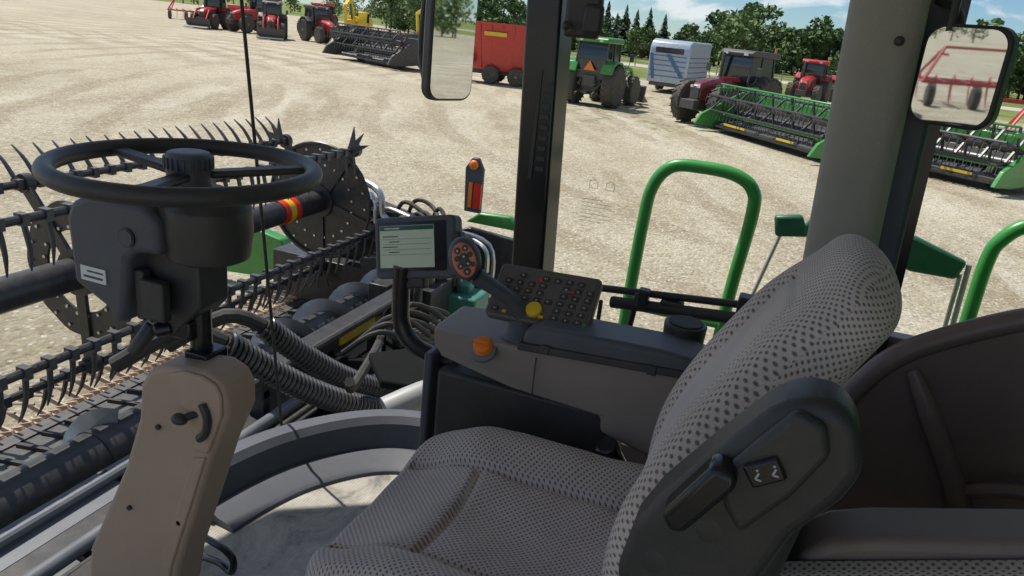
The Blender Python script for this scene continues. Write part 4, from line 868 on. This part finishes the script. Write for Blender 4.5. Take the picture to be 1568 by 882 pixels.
g=G(); g.M=fm; g.prism(rrect(.016,.026,W_-.052,H_-.020,.001),'z',.002,.0026); g.out("screen",'screen',mo)
g=G(); g.M=fm; g.box((.088,H_-.026,.003),(.142,.010,.0006)); g.out("screen_header",'screenbar',mo)
g=G(); g.M=fm; [g.box((.045+.01*(i%2),H_-.045-i*.012,.003),(.04-.012*(i%2),.0022,.0005)) for i in range(4)]; [g.box((.088,H_-.051-i*.012,.0029),(.13,.0007,.0004)) for i in range(4)]; g.out("screen_text",'dkgrey',mo)
g=G(); g.M=fm; g.box((.05,H_-.0265,.0035),(.04,.003,.0004)); g.out("screen_title",'white',mo)
g=G(); g.M=fm; g.box((.21,.075,-.015),(.03,.06,.03)); g.box((.10,-.008,-.02),(.05,.03,.03)); g.out("mount",'black',mo,bevel=.006)
g=G(); g.tube([(1.46,.775,2.80),(1.46,.775,2.72),(1.46,.77,2.66),(1.46,.745,2.62),(1.46,.70,2.60),(1.46,.62,2.595)],.021,16,sm=6); g.out("support_tube",'blackgloss',mo)
# ---------------------------------------------------------------- storage tub and buddy seat
tb=root("storage_bin"); g=G(); g.prism([(-.21,2.35),(-.215,2.66),(-.235,2.74),(-.29,2.82),(-.45,2.925),(-.55,2.95),(-.98,2.93),(-.98,2.35)],'x',1.52,1.56); g.prism([(-.2,2.32),(-.2,2.36),(-.98,2.36),(-.98,2.32)],'x',1.15,1.55); g.prism([(1.53,2.35),(1.56,2.93),(1.2,2.90),(1.15,2.35)],'y',-.98,-.94); g.out("bin_walls",'brown',tb,bevel=.01)
g=G(); g.tube([(1.53,-.20,2.45),(1.53,-.205,2.66),(1.53,-.235,2.75),(1.53,-.30,2.835),(1.53,-.45,2.93),(1.53,-.52,2.945),(1.53,-.60,2.93),(1.53,-.98,2.9)],.022,12,sm=8); g.tube([(1.515,-.31,2.80),(1.50,-.36,2.72),(1.50,-.43,2.60),(1.50,-.48,2.50)],[.012,.02,.02,.025],12,sm=6); g.tube([(1.50,-.45,2.58),(1.48,-.53,2.62),(1.48,-.65,2.62)],.014,10,sm=5); g.tube([(1.40,-.22,2.44),(1.36,-.24,2.50),(1.30,-.30,2.53),(1.2,-.45,2.56),(1.15,-.6,2.58)],.02,10,sm=6); g.out("rim_and_ribs",'brown',tb)
bs=root("instructor_seat"); g=G(); g.prism([(-.11,2.62),(-.13,2.715),(-.16,2.745),(-.21,2.768),(-.38,2.825),(-.62,2.86),(-.62,2.4),(-.12,2.4)],'x',.94,1.03); g.out("shell",'brownl',bs,bevel=.015,seg=3)
def bcush(u,v):
    y=-.10-.5*u; q=math.pi*(v*.9); 
    return (.935-.06*math.sin(q)**.5, y, 2.665+.20*u-.28*(1-math.cos(q))/2*1.2+.03)
gridmesh("fabric_pad",bcush,60,30,'fab1',bs,lambda u,v:(u*.5,v*.4))
st=root("window_decal"); g=G(); 
for i in range(7):
    l=.085*(1 if i%3 else .7); g.box((1.905,.487-l/2,2.935-i*.010),(.0006,l,.0009))
for y in(.47,.425): g.tube([(1.905,y,2.965),(1.905,y-.022,2.965),(1.905,y-.022,2.983),(1.905,y-.011,2.988),(1.905,y,2.983)],.0007,5,closed=True)
g.out("printed_lines",'grey2',st)
sc.view_settings.view_transform='Standard'; sc.view_settings.look='None'; sc.view_settings.exposure=0
